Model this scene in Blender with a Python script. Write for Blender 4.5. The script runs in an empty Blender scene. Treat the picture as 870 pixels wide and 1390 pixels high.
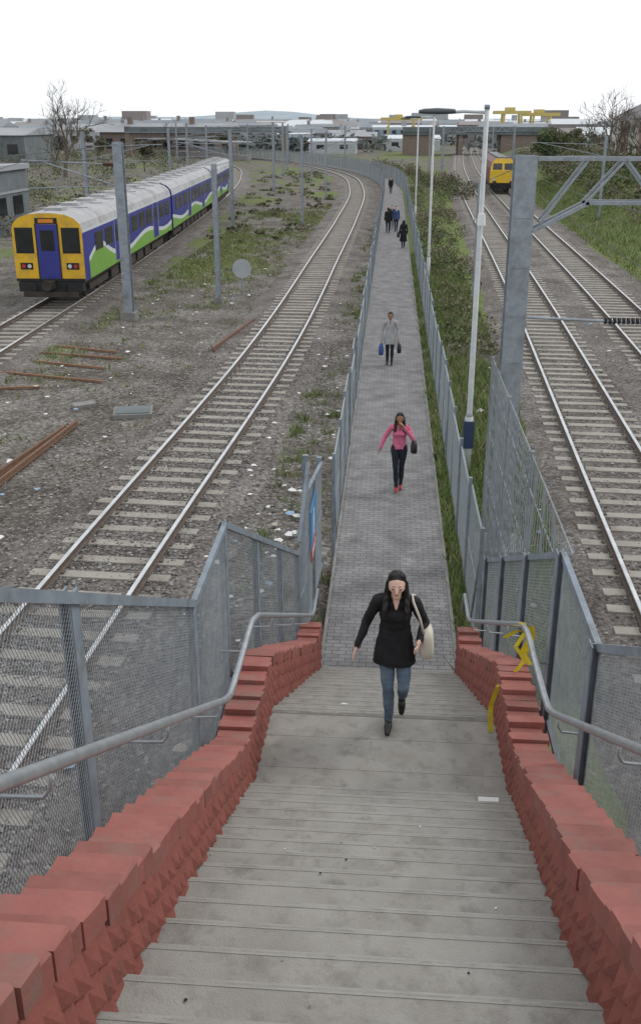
import bpy, math, random
import numpy as np
from mathutils import Vector, Matrix, noise
random.seed(7); rng=np.random.default_rng(7)
R=math.radians
# ------------------------------------------------------------------ materials
def M(name,c1,c2=None,scale=5,rough=.8,metal=0,bump=0,bscale=None,detail=6,c3=None,scale3=1.0,spec=.3,stretch=None):
    m=bpy.data.materials.new(name); m.use_nodes=True; nt=m.node_tree; n=nt.nodes; l=nt.links
    b=n['Principled BSDF']; b.inputs['Roughness'].default_value=rough; b.inputs['Metallic'].default_value=metal
    b.inputs['Specular IOR Level'].default_value=spec
    b.inputs['Base Color'].default_value=(*c1,1)
    g=n.new('ShaderNodeNewGeometry'); pos=g.outputs['Position']
    if stretch:
        mp=n.new('ShaderNodeMapping'); mp.inputs['Scale'].default_value=stretch; l.new(pos,mp.inputs[0]); pos=mp.outputs[0]
    if c2 is None: c2=tuple(min(1,x*.8) for x in c1)
    nz=n.new('ShaderNodeTexNoise'); nz.inputs['Scale'].default_value=scale; nz.inputs['Detail'].default_value=detail; nz.inputs['Roughness'].default_value=.65
    l.new(pos,nz.inputs['Vector'])
    rp=n.new('ShaderNodeValToRGB'); rp.color_ramp.elements[0].position=.36; rp.color_ramp.elements[1].position=.64
    rp.color_ramp.elements[0].color=(*c1,1); rp.color_ramp.elements[1].color=(*c2,1)
    l.new(nz.outputs['Fac'],rp.inputs[0]); out=rp.outputs[0]
    if c3:
        n3=n.new('ShaderNodeTexNoise'); n3.inputs['Scale'].default_value=scale3; n3.inputs['Detail'].default_value=8; n3.inputs['Roughness'].default_value=.7
        l.new(pos,n3.inputs['Vector'])
        r3=n.new('ShaderNodeValToRGB'); r3.color_ramp.elements[0].position=.5; r3.color_ramp.elements[1].position=.68
        l.new(n3.outputs['Fac'],r3.inputs[0])
        mx=n.new('ShaderNodeMix'); mx.data_type='RGBA'; l.new(r3.outputs[0],mx.inputs[0]); l.new(out,mx.inputs[6]); mx.inputs[7].default_value=(*c3,1)
        out=mx.outputs[2]
    l.new(out,b.inputs['Base Color'])
    if bump:
        bn=n.new('ShaderNodeTexNoise'); bn.inputs['Scale'].default_value=bscale or scale*4; bn.inputs['Detail'].default_value=5
        l.new(pos,bn.inputs['Vector'])
        bp=n.new('ShaderNodeBump'); bp.inputs['Strength'].default_value=1; bp.inputs['Distance'].default_value=bump
        l.new(bn.outputs['Fac'],bp.inputs['Height']); l.new(bp.outputs[0],b.inputs['Normal'])
    return m
def node_helpers(m):
    return m.node_tree.nodes,m.node_tree.links,m.node_tree.nodes['Principled BSDF']
def ramp(n,stops):
    r=n.new('ShaderNodeValToRGB'); e=r.color_ramp.elements
    while len(e)<len(stops): e.new(.5)
    for i,(p,c) in enumerate(stops):
        e[i].position=p; e[i].color=(*c,1)
    return r
def ballast_mat(name,cols,scale=17,bump=.03):
    m=bpy.data.materials.new(name); m.use_nodes=True; n,l,b=node_helpers(m)
    b.inputs['Roughness'].default_value=.9; b.inputs['Specular IOR Level'].default_value=.2
    g=n.new('ShaderNodeNewGeometry')
    v=n.new('ShaderNodeTexVoronoi'); v.inputs['Scale'].default_value=scale; l.new(g.outputs['Position'],v.inputs['Vector'])
    s=n.new('ShaderNodeSeparateColor'); l.new(v.outputs['Color'],s.inputs[0])
    k=len(cols)-1
    r=ramp(n,[(i/k,c) for i,c in enumerate(cols)]); l.new(s.outputs[0],r.inputs[0])
    nz=n.new('ShaderNodeTexNoise'); nz.inputs['Scale'].default_value=.55; nz.inputs['Detail'].default_value=8; l.new(g.outputs['Position'],nz.inputs['Vector'])
    r2=ramp(n,[(.35,(.62,.58,.55)),(.65,(1.15,1.13,1.1))]); l.new(nz.outputs['Fac'],r2.inputs[0])
    mx=n.new('ShaderNodeMix'); mx.data_type='RGBA'; mx.blend_type='MULTIPLY'; mx.inputs[0].default_value=1
    l.new(r.outputs[0],mx.inputs[6]); l.new(r2.outputs[0],mx.inputs[7]); l.new(mx.outputs[2],b.inputs['Base Color'])
    bp=n.new('ShaderNodeBump'); bp.invert=True; bp.inputs['Distance'].default_value=bump; bp.inputs['Strength'].default_value=1
    l.new(v.outputs['Distance'],bp.inputs['Height']); l.new(bp.outputs[0],b.inputs['Normal'])
    return m
def brick_mat(name,c1,c2,mortar,bw=.22,rh=.075,ms=.01,axes='YZ',rough=.75,bump=.006,dirt=(.6,1.1),rot=0,off=.5):
    m=bpy.data.materials.new(name); m.use_nodes=True; n,l,b=node_helpers(m)
    b.inputs['Roughness'].default_value=rough; b.inputs['Specular IOR Level'].default_value=.3
    g=n.new('ShaderNodeNewGeometry'); sp=n.new('ShaderNodeSeparateXYZ'); l.new(g.outputs['Position'],sp.inputs[0])
    cb=n.new('ShaderNodeCombineXYZ')
    for i,a in enumerate(axes): l.new(sp.outputs['XYZ'.index(a)],cb.inputs[i])
    br=n.new('ShaderNodeTexBrick'); br.inputs['Scale'].default_value=1; br.inputs['Brick Width'].default_value=bw; br.inputs['Row Height'].default_value=rh
    br.inputs['Mortar Size'].default_value=ms; br.inputs['Mortar Smooth'].default_value=.2; br.offset=off
    br.inputs['Color1'].default_value=(*c1,1); br.inputs['Color2'].default_value=(*c2,1); br.inputs['Mortar'].default_value=(*mortar,1)
    l.new(cb.outputs[0],br.inputs['Vector'])
    nz=n.new('ShaderNodeTexNoise'); nz.inputs['Scale'].default_value=1.7; nz.inputs['Detail'].default_value=9; nz.inputs['Roughness'].default_value=.7; l.new(g.outputs['Position'],nz.inputs['Vector'])
    r2=ramp(n,[(.35,(dirt[0],)*3),(.65,(dirt[1],)*3)]); l.new(nz.outputs['Fac'],r2.inputs[0])
    mx=n.new('ShaderNodeMix'); mx.data_type='RGBA'; mx.blend_type='MULTIPLY'; mx.inputs[0].default_value=1
    l.new(br.outputs['Color'],mx.inputs[6]); l.new(r2.outputs[0],mx.inputs[7]); l.new(mx.outputs[2],b.inputs['Base Color'])
    bp=n.new('ShaderNodeBump'); bp.invert=True; bp.inputs['Distance'].default_value=bump; l.new(br.outputs['Fac'],bp.inputs['Height']); l.new(bp.outputs[0],b.inputs['Normal'])
    return m
conc=M('step_concrete',(.26,.246,.222),(.32,.305,.28),3.2,.88,bump=.003,bscale=120,c3=(.20,.188,.17),scale3=6.0,detail=12)
nosing=M('step_nosing',(.31,.30,.275),(.25,.24,.22),7,.85,bump=.002,bscale=80)
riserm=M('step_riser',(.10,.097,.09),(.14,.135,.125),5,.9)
grime_shade=M('step_back_grime_shade',(.17,.16,.145),(.235,.222,.2),9,.92,c3=(.13,.12,.105),scale3=5)  # dirt plus the shade at the step above, painted as one dark colour
redwall=M('red_painted_brick',(.29,.095,.075),(.24,.078,.062),6,.65,bump=.004,bscale=40,c3=(.19,.075,.06),scale3=4)
redtop=M('red_painted_coping',(.33,.118,.098),(.28,.095,.08),7,.6,bump=.003,bscale=30,c3=(.25,.13,.108),scale3=5)
redtop2=M('red_painted_coping_worn',(.28,.105,.088),(.235,.085,.07),7,.65,bump=.003,bscale=30,c3=(.22,.125,.105),scale3=5)
galv=M('galvanised_steel',(.33,.36,.4),(.25,.28,.32),9,.5,.35,c3=(.2,.21,.22),scale3=3)
greypaint=M('grey_painted_steel',(.24,.28,.32),(.18,.21,.25),6,.55,.1,c3=(.15,.165,.17),scale3=4)
fencem=M('fence_wire',(.40,.43,.45),(.30,.33,.35),8,.55,.2)
railm=M('handrail_steel',(.42,.44,.46),(.32,.34,.36),12,.38,.6)
rust=M('rusty_steel',(.13,.075,.05),(.19,.11,.075),15,.9,bump=.002)
railside=M('rail_side_grime',(.10,.08,.07),(.16,.125,.105),15,.85)
steelhead=M('rail_head',(.66,.67,.68),(.5,.51,.52),3,.32,.75)
sleeperm=M('concrete_sleeper',(.27,.25,.22),(.35,.325,.29),4,.9,bump=.003,bscale=60,c3=(.18,.155,.13),scale3=2)
ball=ballast_mat('ballast',[(.08,.072,.07),(.15,.138,.13),(.21,.198,.19),(.12,.105,.1),(.30,.285,.275)])
stone_m=[M('stone_dark',(.09,.082,.078),(.15,.138,.13),9,.9),M('stone_mid',(.19,.18,.17),(.25,.24,.23),9,.9),M('stone_pale',(.31,.3,.29),(.38,.365,.35),9,.9)]
paving=brick_mat('block_paving',(.255,.248,.25),(.20,.195,.2),(.12,.115,.105),bw=.2,rh=.1,ms=.007,axes='XY',rough=.85,bump=.004,dirt=(.68,1.18))
kerbm=M('kerb_concrete',(.25,.24,.23),(.18,.18,.17),3,.9,bump=.002)
white=M('white_paper',(.75,.75,.73),(.6,.6,.6),6,.8)
yellowtape=M('yellow_tape',(.75,.6,.03),(.6,.47,.03),10,.45)
dark=M('dark_rubber',(.02,.02,.022),(.03,.03,.03),8,.7)
glass=M('dark_glass',(.015,.018,.02),(.03,.033,.036),1.5,.12,spec=.6)

# ------------------------------------------------------------------ mesh builder
class MB:
    def __init__(s): s.v=[]; s.f=[]; s.m=[]; s.mats=[]
    def mi(s,mat):
        if mat not in s.mats: s.mats.append(mat)
        return s.mats.index(mat)
    def add(s,vs,fs,mat):
        o=len(s.v); s.v.extend([tuple(p) for p in vs]); k=s.mi(mat)
        for f in fs: s.f.append(tuple(i+o for i in f)); s.m.append(k)
    def hexa(s,p,mat):
        s.add(p,[(0,3,2,1),(4,5,6,7),(0,1,5,4),(1,2,6,5),(2,3,7,6),(3,0,4,7)],mat)
    def b2(s,x0,x1,y0,y1,z0,z1,mat):
        s.hexa([(x0,y0,z0),(x1,y0,z0),(x1,y1,z0),(x0,y1,z0),(x0,y0,z1),(x1,y0,z1),(x1,y1,z1),(x0,y1,z1)],mat)
    def box(s,c,d,mat,rz=0,rx=0):
        m=Matrix.Rotation(rz,3,'Z')@Matrix.Rotation(rx,3,'X'); c=Vector(c); P=[]
        for z in(-.5,.5):
            for x,y in((-.5,-.5),(.5,-.5),(.5,.5),(-.5,.5)): P.append(c+m@Vector((x*d[0],y*d[1],z*d[2])))
        s.hexa(P,mat)
    def beam(s,a,b,w,h,mat):
        a=Vector(a);b=Vector(b);d=(b-a).normalized(); up=Vector((0,0,1))
        if abs(d.z)>.95: up=Vector((0,1,0))
        x=d.cross(up).normalized(); u=x.cross(d).normalized(); P=[]
        for q in(a,b):
            for i,j in((-.5,-.5),(.5,-.5),(.5,.5),(-.5,.5)): P.append(q+x*w*i+u*h*j)
        s.hexa(P,mat)
    def prism(s,poly,z0,z1,mat,zt=None,topmat=None):
        n=len(poly); vs=[(x,y,z0) for x,y in poly]+[(x,y,(z1 if zt is None else zt[i])) for i,(x,y) in enumerate(poly)]
        s.add(vs,[(i,(i+1)%n,n+(i+1)%n,n+i) for i in range(n)],mat)
        s.add(vs,[tuple(range(n,2*n))],topmat or mat)
    def ptube(s,pts,r,mat,n=8,cap=True):
        pts=[Vector(p) for p in pts]; k=len(pts); rs=r if hasattr(r,'__len__') else [r]*k; vs=[]
        prev=None
        for i,p in enumerate(pts):
            d=((pts[min(i+1,k-1)]-pts[max(i-1,0)])).normalized()
            if prev is None:
                a=Vector((0,0,1)) if abs(d.z)<.9 else Vector((1,0,0)); x=d.cross(a).normalized()
            else: x=(prev-d*prev.dot(d)).normalized()
            prev=x; y=d.cross(x)
            for j in range(n):
                t=2*math.pi*j/n; vs.append(p+(x*math.cos(t)+y*math.sin(t))*rs[i])
        fs=[(i*n+j,i*n+(j+1)%n,(i+1)*n+(j+1)%n,(i+1)*n+j) for i in range(k-1) for j in range(n)]
        if cap: fs+= [tuple(range(n-1,-1,-1)),tuple(range((k-1)*n,k*n))]
        s.add(vs,fs,mat)
    def ribbonwire(s,a,b,w,mat):
        a=Vector(a);b=Vector(b);d=(b-a).normalized(); x=Vector((1,0,0))*w*.5
        y=d.cross(Vector((1,0,0))); 
        if y.length<1e-4: y=Vector((0,0,1))
        y=y.normalized()*w*.5
        s.add([a-y,b-y,b+y,a+y],[(0,1,2,3)],mat); s.add([a-x,b-x,b+x,a+x],[(0,1,2,3)],mat)
    def meshpanel(s,p00,p10,p11,p01,sp,w,mat,k=1.0):
        p00,p10,p11,p01=[Vector(p) for p in(p00,p10,p11,p01)]
        W=((p10-p00).length+(p11-p01).length)/2; H=((p01-p00).length+(p11-p10).length)/2
        def B(u,v):
            u/=W; v/=H; return p00*(1-u)*(1-v)+p10*u*(1-v)+p11*u*v+p01*(1-u)*v
        hh=H/k
        c=-hh
        while c<W:
            v0=max(0,-c*k); v1=min(H,(W-c)*k)
            if v1-v0>.01:
                s.ribbonwire(B(c+v0/k,v0),B(c+v1/k,v1),w,mat)
                s.ribbonwire(B(W-(c+v0/k),v0),B(W-(c+v1/k),v1),w,mat)
            c+=sp
    def build(s,name,parent=None,smooth=False,loc=None,rz=0,bevel=0):
        me=bpy.data.meshes.new(name); me.from_pydata(s.v,[],s.f)
        for m in s.mats: me.materials.append(m)
        me.polygons.foreach_set('material_index',s.m)
        if smooth: me.polygons.foreach_set('use_smooth',[True]*len(s.f))
        me.update(); o=bpy.data.objects.new(name,me); bpy.context.collection.objects.link(o)
        if parent: o.parent=parent
        if loc: o.location=loc
        o.rotation_euler[2]=rz
        if bevel:
            b=o.modifiers.new('b','BEVEL'); b.width=bevel; b.segments=1; b.limit_method='ANGLE'
        return o
def empty(name,loc=(0,0,0),rz=0):
    o=bpy.data.objects.new(name,None); o.location=loc; o.rotation_euler[2]=rz; bpy.context.collection.objects.link(o); return o
def npmesh(name,V,k,mats,mi=None,parent=None):
    N=len(V)//k; me=bpy.data.meshes.new(name)
    me.vertices.add(len(V)); me.vertices.foreach_set('co',np.ascontiguousarray(V,dtype=np.float32).ravel())
    me.loops.add(len(V)); me.loops.foreach_set('vertex_index',np.arange(len(V),dtype=np.int32))
    me.polygons.add(N); me.polygons.foreach_set('loop_start',np.arange(N,dtype=np.int32)*k)
    try: me.polygons.foreach_set('loop_total',np.full(N,k,dtype=np.int32))
    except Exception: pass
    for m in mats: me.materials.append(m)
    if mi is not None: me.polygons.foreach_set('material_index',np.asarray(mi,dtype=np.int32))
    me.update(calc_edges=True); me.validate()
    o=bpy.data.objects.new(name,me); bpy.context.collection.objects.link(o)
    if parent: o.parent=parent
    return o

# ------------------------------------------------------------------ alignments
def hermite(K):
    K=np.array(K,float); x=K[:,0]; y=K[:,1]; m=np.gradient(y,x)
    def f(t):
        t=np.asarray(t,float); i=np.clip(np.searchsorted(x,t)-1,0,len(x)-2); h=x[i+1]-x[i]; s=np.clip((t-x[i])/h,0,1)
        return (2*s**3-3*s**2+1)*y[i]+(s**3-2*s**2+s)*h*m[i]+(-2*s**3+3*s**2)*y[i+1]+(s**3-s**2)*h*m[i+1]
    return f
main=hermite([(-40,-5.8),(8,-4.97),(13.5,-4.72),(28.6,-3.95),(54,-3.6),(75,-3.45),(108,-3.9),(137,-6.5),(159,-11.5),(180,-18.5),(200,-28),(225,-44),(260,-72),(300,-110)])
tr2=hermite([(-40,-11.4),(10,-12.7),(29,-13.3),(39,-13.65),(65,-14.9),(92,-16.8),(130,-20.8),(160,-26),(190,-36),(225,-55),(260,-82),(300,-120)])
r1=hermite([(-40,3.0),(0,4.2),(19,4.95),(36,5.7),(75,7.0),(100,7.8),(150,10),(200,13),(300,20)])
r2=lambda y: r1(y)+3.4
def sm(a,b,x): 
    t=np.clip((x-a)/(b-a),0,1); return t*t*(3-2*t)
def gz(x,y):
    e=x-(r2(np.clip(y,-40,300))+3.2)
    z=2.4*sm(0,8,e)*sm(300,200,y)
    return z
# ------------------------------------------------------------------ ground
def ax(lo,hi,st,lim0,lim1):
    a=list(np.arange(lo,hi+1e-6,st)); s=st
    while a[-1]<lim1: s*=1.25; a.append(a[-1]+s)
    s=st
    while a[0]>lim0: s*=1.25; a.insert(0,a[0]-s)
    return np.array(a)
xs=ax(-26,28,.6,-5000,5000); ys=ax(-4,130,.6,-80,8000)
X,Y=np.meshgrid(xs,ys)
nv=np.array([noise.noise(Vector((x*.16,y*.11,3)))+.6*noise.noise(Vector((x*.6,y*.5,9))) for x,y in zip(X.ravel(),Y.ravel())]).reshape(X.shape)
Z=gz(X,Y)+.05*nv*(np.abs(X)<60)-.045
def green(X,Y,nv):
    m_=main(Y); t_=tr2(Y); a=r1(Y); b=r2(Y)
    g=np.zeros_like(X)
    g=np.where((X>.9)&(X<a-1.7),.72+.5*nv,g)
    g=np.where((X<-.6)&(X>m_+1.7),.28+.6*nv-.1,g)
    mid=(X<m_-1.8)&(X>t_+1.7)
    g=np.where(mid,.06+.29*sm(28,66,Y)+.75*nv+.10*sm(-7.5,-10,X),g)
    g=np.where(X<t_-1.8,.35+.6*nv,g)
    g=np.where(X>b+2.4,.85+.4*nv,g)
    g=np.where((X>a+1.2)&(X<b-1.2),.1+.3*nv,g)
    return np.clip(g,0,1)
G=green(X,Y,nv); G=np.where((Y>160),.45+.4*nv,G)
h,w=X.shape
idx=np.arange(h*w).reshape(h,w)
F=np.stack([idx[:-1,:-1],idx[:-1,1:],idx[1:,1:],idx[1:,:-1]],-1).reshape(-1,4)
me=bpy.data.meshes.new('ground'); me.from_pydata(np.stack([X.ravel(),Y.ravel(),Z.ravel()],-1).tolist(),[],F.tolist())
at=me.attributes.new('green','FLOAT','POINT'); at.data.foreach_set('value',G.ravel().astype(np.float32))
gm=bpy.data.materials.new('ground_soil_grass'); gm.use_nodes=True; n,l,b=node_helpers(gm)
b.inputs['Roughness'].default_value=.95; b.inputs['Specular IOR Level'].default_value=.1
g=n.new('ShaderNodeNewGeometry'); P=g.outputs['Position']
v=n.new('ShaderNodeTexVoronoi'); v.inputs['Scale'].default_value=15; l.new(P,v.inputs['Vector'])
s=n.new('ShaderNodeSeparateColor'); l.new(v.outputs['Color'],s.inputs[0])
rs=ramp(n,[(0,(.085,.076,.07)),(.4,(.145,.134,.126)),(.75,(.19,.18,.17)),(1,(.29,.28,.268))]); l.new(s.outputs[0],rs.inputs[0])
nz=n.new('ShaderNodeTexNoise'); nz.inputs['Scale'].default_value=.6; nz.inputs['Detail'].default_value=9; l.new(P,nz.inputs['Vector'])
r2_=ramp(n,[(.35,(.64,.6,.56)),(.65,(1.15,1.13,1.1))]); l.new(nz.outputs['Fac'],r2_.inputs[0])
mx=n.new('ShaderNodeMix'); mx.data_type='RGBA'; mx.blend_type='MULTIPLY'; mx.inputs[0].default_value=1; l.new(rs.outputs[0],mx.inputs[6]); l.new(r2_.outputs[0],mx.inputs[7])
n2=n.new('ShaderNodeTexNoise'); n2.inputs['Scale'].default_value=3.5; n2.inputs['Detail'].default_value=10; n2.inputs['Roughness'].default_value=.75; l.new(P,n2.inputs['Vector'])
rg=ramp(n,[(.3,(.08,.095,.04)),(.5,(.135,.17,.06)),(.7,(.2,.22,.1))]); l.new(n2.outputs['Fac'],rg.inputs[0])
aa=n.new('ShaderNodeAttribute'); aa.attribute_name='green'
n4=n.new('ShaderNodeTexNoise'); n4.inputs['Scale'].default_value=2.0; n4.inputs['Detail'].default_value=12; n4.inputs['Roughness'].default_value=.8; l.new(P,n4.inputs['Vector'])
ma=n.new('ShaderNodeMath'); ma.operation='ADD'; l.new(aa.outputs['Fac'],ma.inputs[0]); l.new(n4.outputs['Fac'],ma.inputs[1])
mr=n.new('ShaderNodeMapRange'); mr.inputs[1].default_value=.88; mr.inputs[2].default_value=1.14; l.new(ma.outputs[0],mr.inputs[0])
m2=n.new('ShaderNodeMix'); m2.data_type='RGBA'; l.new(mr.outputs[0],m2.inputs[0]); l.new(mx.outputs[2],m2.inputs[6]); l.new(rg.outputs[0],m2.inputs[7]); l.new(m2.outputs[2],b.inputs['Base Color'])
bp=n.new('ShaderNodeBump'); bp.invert=True; bp.inputs['Distance'].default_value=.03; l.new(v.outputs['Distance'],bp.inputs['Height']); l.new(bp.outputs[0],b.inputs['Normal'])
me.materials.append(gm); me.polygons.foreach_set('use_smooth',[True]*len(F)); me.update()
go=bpy.data.objects.new('ground',me); bpy.context.collection.objects.link(go)

def sweep(mb,pts,prof,mats,jit=None):
    pts=np.array(pts); t=np.gradient(pts,axis=0); t/=np.linalg.norm(t,axis=1)[:,None]; nx=np.stack([t[:,1],-t[:,0]],-1)
    k=len(prof); vs=[]
    for i,p in enumerate(pts):
        for j,(o,z) in enumerate(prof):
            oo=o+(jit[i][j] if jit is not None else 0)
            q=p+nx[i]*oo; vs.append((q[0],q[1],z))
    for j in range(k-1):
        fs=[(i*k+j,i*k+j+1,(i+1)*k+j+1,(i+1)*k+j) for i in range(len(pts)-1)]
        if j==0: base=len(mb.v); mb.v.extend(vs)
        kk=mb.mi(mats[j])
        for f in fs: mb.f.append(tuple(a+base for a in f)); mb.m.append(kk)
def resample(f,y0,y1,step=.65):
    y=np.arange(y0,y1,.1); x=f(y); d=np.concatenate([[0],np.cumsum(np.hypot(np.diff(x),np.diff(y)))])
    s=np.arange(0,d[-1],step); return np.stack([np.interp(s,d,x),np.interp(s,d,y)],-1)
def track(f,y0,y1,nm):
    root=empty(nm)
    pts=resample(f,y0,y1,.65)
    mb=MB(); jit=rng.normal(0,.09,(len(pts),6)); jit[:,2:4]=0
    sweep(mb,pts,[(-2.1,-.08),(-1.75,.0),(-1.3,.05),(1.3,.05),(1.75,.0),(2.1,-.08)],[ball]*5,jit); mb.build('ballast_bed',root)
    mb=MB()
    t=np.gradient(pts,axis=0)
    for p,d in zip(pts,t):
        a=math.atan2(-d[0],d[1])+random.gauss(0,.012)
        m=Matrix.Rotation(a,3,'Z'); c=Vector((p[0]+random.gauss(0,.03),p[1]+random.gauss(0,.02),0)); hl=1.22;hw=.13; P=[]
        z=.075+random.gauss(0,.004)
        for zz,e in((-.02,0),(z,.025)):
            for x,y in((-hl+e,-hw),(hl-e,-hw),(hl-e,hw),(-hl+e,hw)): P.append(c+m@Vector((x,y*(1-e*4),zz)))
        mb.hexa(P,sleeperm)
        if p[1]<45:
            for sx in(-.72,.72):
                for q in(-.09,.09): mb.box(c+m@Vector((sx+q,0,z+.015)),(.05,.1,.03),railside,a)
    mb.build('sleepers',root)
    mb=MB(); pr=[(-.065,.08),(-.06,.095),(-.012,.11),(-.012,.17),(-.038,.18),(-.038,.212),(-.030,.222),(.030,.222),(.038,.212),(.038,.18),(.012,.17),(.012,.11),(.06,.095),(.065,.08)]
    mt=[railside]*5+[steelhead]*3+[railside]*5
    for sx in(-.7525,.7525):
        sweep(mb,pts,[(o+sx,z) for o,z in pr],mt)
    mb.build('rails',root)
    return root
track(main,-12,299,'railway_track'); track(tr2,-12,299,'railway_track'); track(r1,-12,299,'railway_track'); track(r2,-12,299,'railway_track')

def dist(x,y): return np.minimum(np.minimum(np.abs(x-main(y)),np.abs(x-tr2(y))),np.minimum(np.abs(x-r1(y)),np.abs(x-r2(y))))
def stones(n,region):
    x,y=region(n); s=rng.uniform(.016,.042,n)
    oct_=np.array([[1,0,0],[-1,0,0],[0,1,0],[0,-1,0],[0,0,1],[0,0,-1]],float)
    fc=[(0,2,4),(2,1,4),(1,3,4),(3,0,4),(2,0,5),(1,2,5),(3,1,5),(0,3,5)]
    base=oct_[None]*rng.uniform(.6,1.3,(n,6,1))*s[:,None,None]; base[:,:,2]*=.7
    a=rng.uniform(0,6.28,n); ca,sa=np.cos(a),np.sin(a)
    bx=base[:,:,0]*ca[:,None]-base[:,:,1]*sa[:,None]; by=base[:,:,0]*sa[:,None]+base[:,:,1]*ca[:,None]
    z=np.where(dist(x,y)<1.35,.055,np.where(dist(x,y)<1.8,.01,-.03))+gz(x,y)
    V=np.stack([bx+x[:,None],by+y[:,None],base[:,:,2]+z[:,None]+.008],-1)
    T=V[:,np.array(fc)].reshape(-1,3); mi=np.repeat(rng.choice(3,n,p=[.35,.45,.2]),8)
    return npmesh('loose_ballast_stones',T,3,stone_m,mi)
def reg(n):
    y=5+27*rng.random(n)**1.5; side=rng.random(n)<.72
    x=np.where(side,main(y)+rng.normal(0,1.5,n),r1(y)+rng.normal(1.2,1.9,n))
    x=np.where((x>-1.5)&(x<1.9),main(y)+rng.uniform(-2,2,n),x)
    return x,y
stones(28000,reg)

# ------------------------------------------------------------------ path
yy=np.arange(11.2,106,1.0); pc=[(.12,y) for y in yy]
pm=resample(main,107,262,1.0); tt=np.gradient(pm,axis=0); tt/=np.linalg.norm(tt,axis=1)[:,None]
pc+= [tuple(p+np.array([t[1],-t[0]])*4.0) for p,t in zip(pm,tt)]
mb=MB(); sweep(mb,pc,[(-.98,-.06),(-.98,.06),(-.93,.06),(-.93,.045),(.93,.045),(.93,.06),(.98,.06),(.98,-.06)],[kerbm,kerbm,kerbm,paving,kerbm,kerbm,kerbm])
mb.build('footpath')

# ------------------------------------------------------------------ stairs
LZ=2.13; Y0=.115; RI=.165; GO=.285; NT=21; YL0=6.1; YL1=7.4; YB=11.2
def XL(y): return float(np.interp(y,[0,3,6.1,7.4,11.2],[-.80,-.88,-1.03,-1.0,-.82]))
def XR(y): return float(np.interp(y,[0,3,6.1,7.4,11.2],[.70,.80,1.07,1.06,1.03]))
def FXL(y): return float(np.interp(y,[0,7.6,11.4],[-1.40,-1.40,-1.12]))
def FXR(y): return float(np.interp(y,[0,7.3,11.4],[1.44,1.44,1.38]))
def FL(y):
    return float(np.interp(y,[-3,Y0,YL0,YL1,YB,13],[LZ+NT*RI,LZ+NT*RI,LZ,LZ,0.045,.045]))
mb=MB()
def stepbox(ya,yb,zt,zr,nose=True):
    xl0,xr0,xl1,xr1=XL(ya)-.01,XR(ya)+.01,XL(yb)-.01,XR(yb)+.01
    mb.hexa([(xl0,ya,zr-.25),(xr0,ya,zr-.25),(xr1,yb-.0,zr-.25),(xl1,yb,zr-.25),(xl0,ya,zt),(xr0,ya,zt),(xr1,yb,zt),(xl1,yb,zt)],conc)
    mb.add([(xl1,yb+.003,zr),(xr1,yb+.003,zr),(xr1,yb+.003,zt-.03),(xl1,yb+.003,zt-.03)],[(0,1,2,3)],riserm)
    mb.hexa([(xl1,yb-.02,zt-.03),(xr1,yb-.02,zt-.03),(xr1,yb+.012,zt-.03),(xl1,yb+.012,zt-.03),(xl1,yb-.02,zt+.002),(xr1,yb-.02,zt+.002),(xr1,yb+.012,zt-.004),(xl1,yb+.012,zt-.004)],nosing)
    # wavy line of dirt and painted-in shade at the back of the tread
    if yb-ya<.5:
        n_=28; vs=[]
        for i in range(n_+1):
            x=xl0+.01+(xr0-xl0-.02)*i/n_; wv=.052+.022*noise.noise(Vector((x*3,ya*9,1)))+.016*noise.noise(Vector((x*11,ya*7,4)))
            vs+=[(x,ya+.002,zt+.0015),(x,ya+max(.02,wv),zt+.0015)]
        mb.add(vs,[(2*i,2*i+2,2*i+3,2*i+1) for i in range(n_)],grime_shade)
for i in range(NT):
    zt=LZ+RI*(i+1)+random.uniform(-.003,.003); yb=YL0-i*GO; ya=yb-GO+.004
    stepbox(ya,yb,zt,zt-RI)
stepbox(-4,Y0-.004,LZ+NT*RI+.001,LZ+NT*RI-.3)
for k in range(3):
    ya=YL0+.004+k*(YL1-YL0)/3
    yb=ya+(YL1-YL0)/3-.004
    mb.hexa([(XL(ya)-.01,ya,1.5),(XR(ya)+.01,ya,1.5),(XR(yb)+.01,yb,1.5),(XL(yb)-.01,yb,1.5),(XL(ya)-.01,ya,LZ),(XR(ya)+.01,ya,LZ),(XR(yb)+.01,yb,LZ),(XL(yb)-.01,yb,LZ)],conc)
    if k==2: stepbox(yb-.1,yb+.006,LZ+.002,LZ-.16)
nb=13; rb=(LZ-.045)/nb; gb=(YB-YL1)/(nb-1)
for i in range(nb-1):
    zt=LZ-rb*(i+1); ya=YL1+.006+i*gb; stepbox(ya,ya+gb-.004,zt,zt-rb)
mb.build('concrete_stairs')
def WHf(y): return float(np.interp(y,[0,4,6,12],[.53,.52,.5,.52]))
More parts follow.
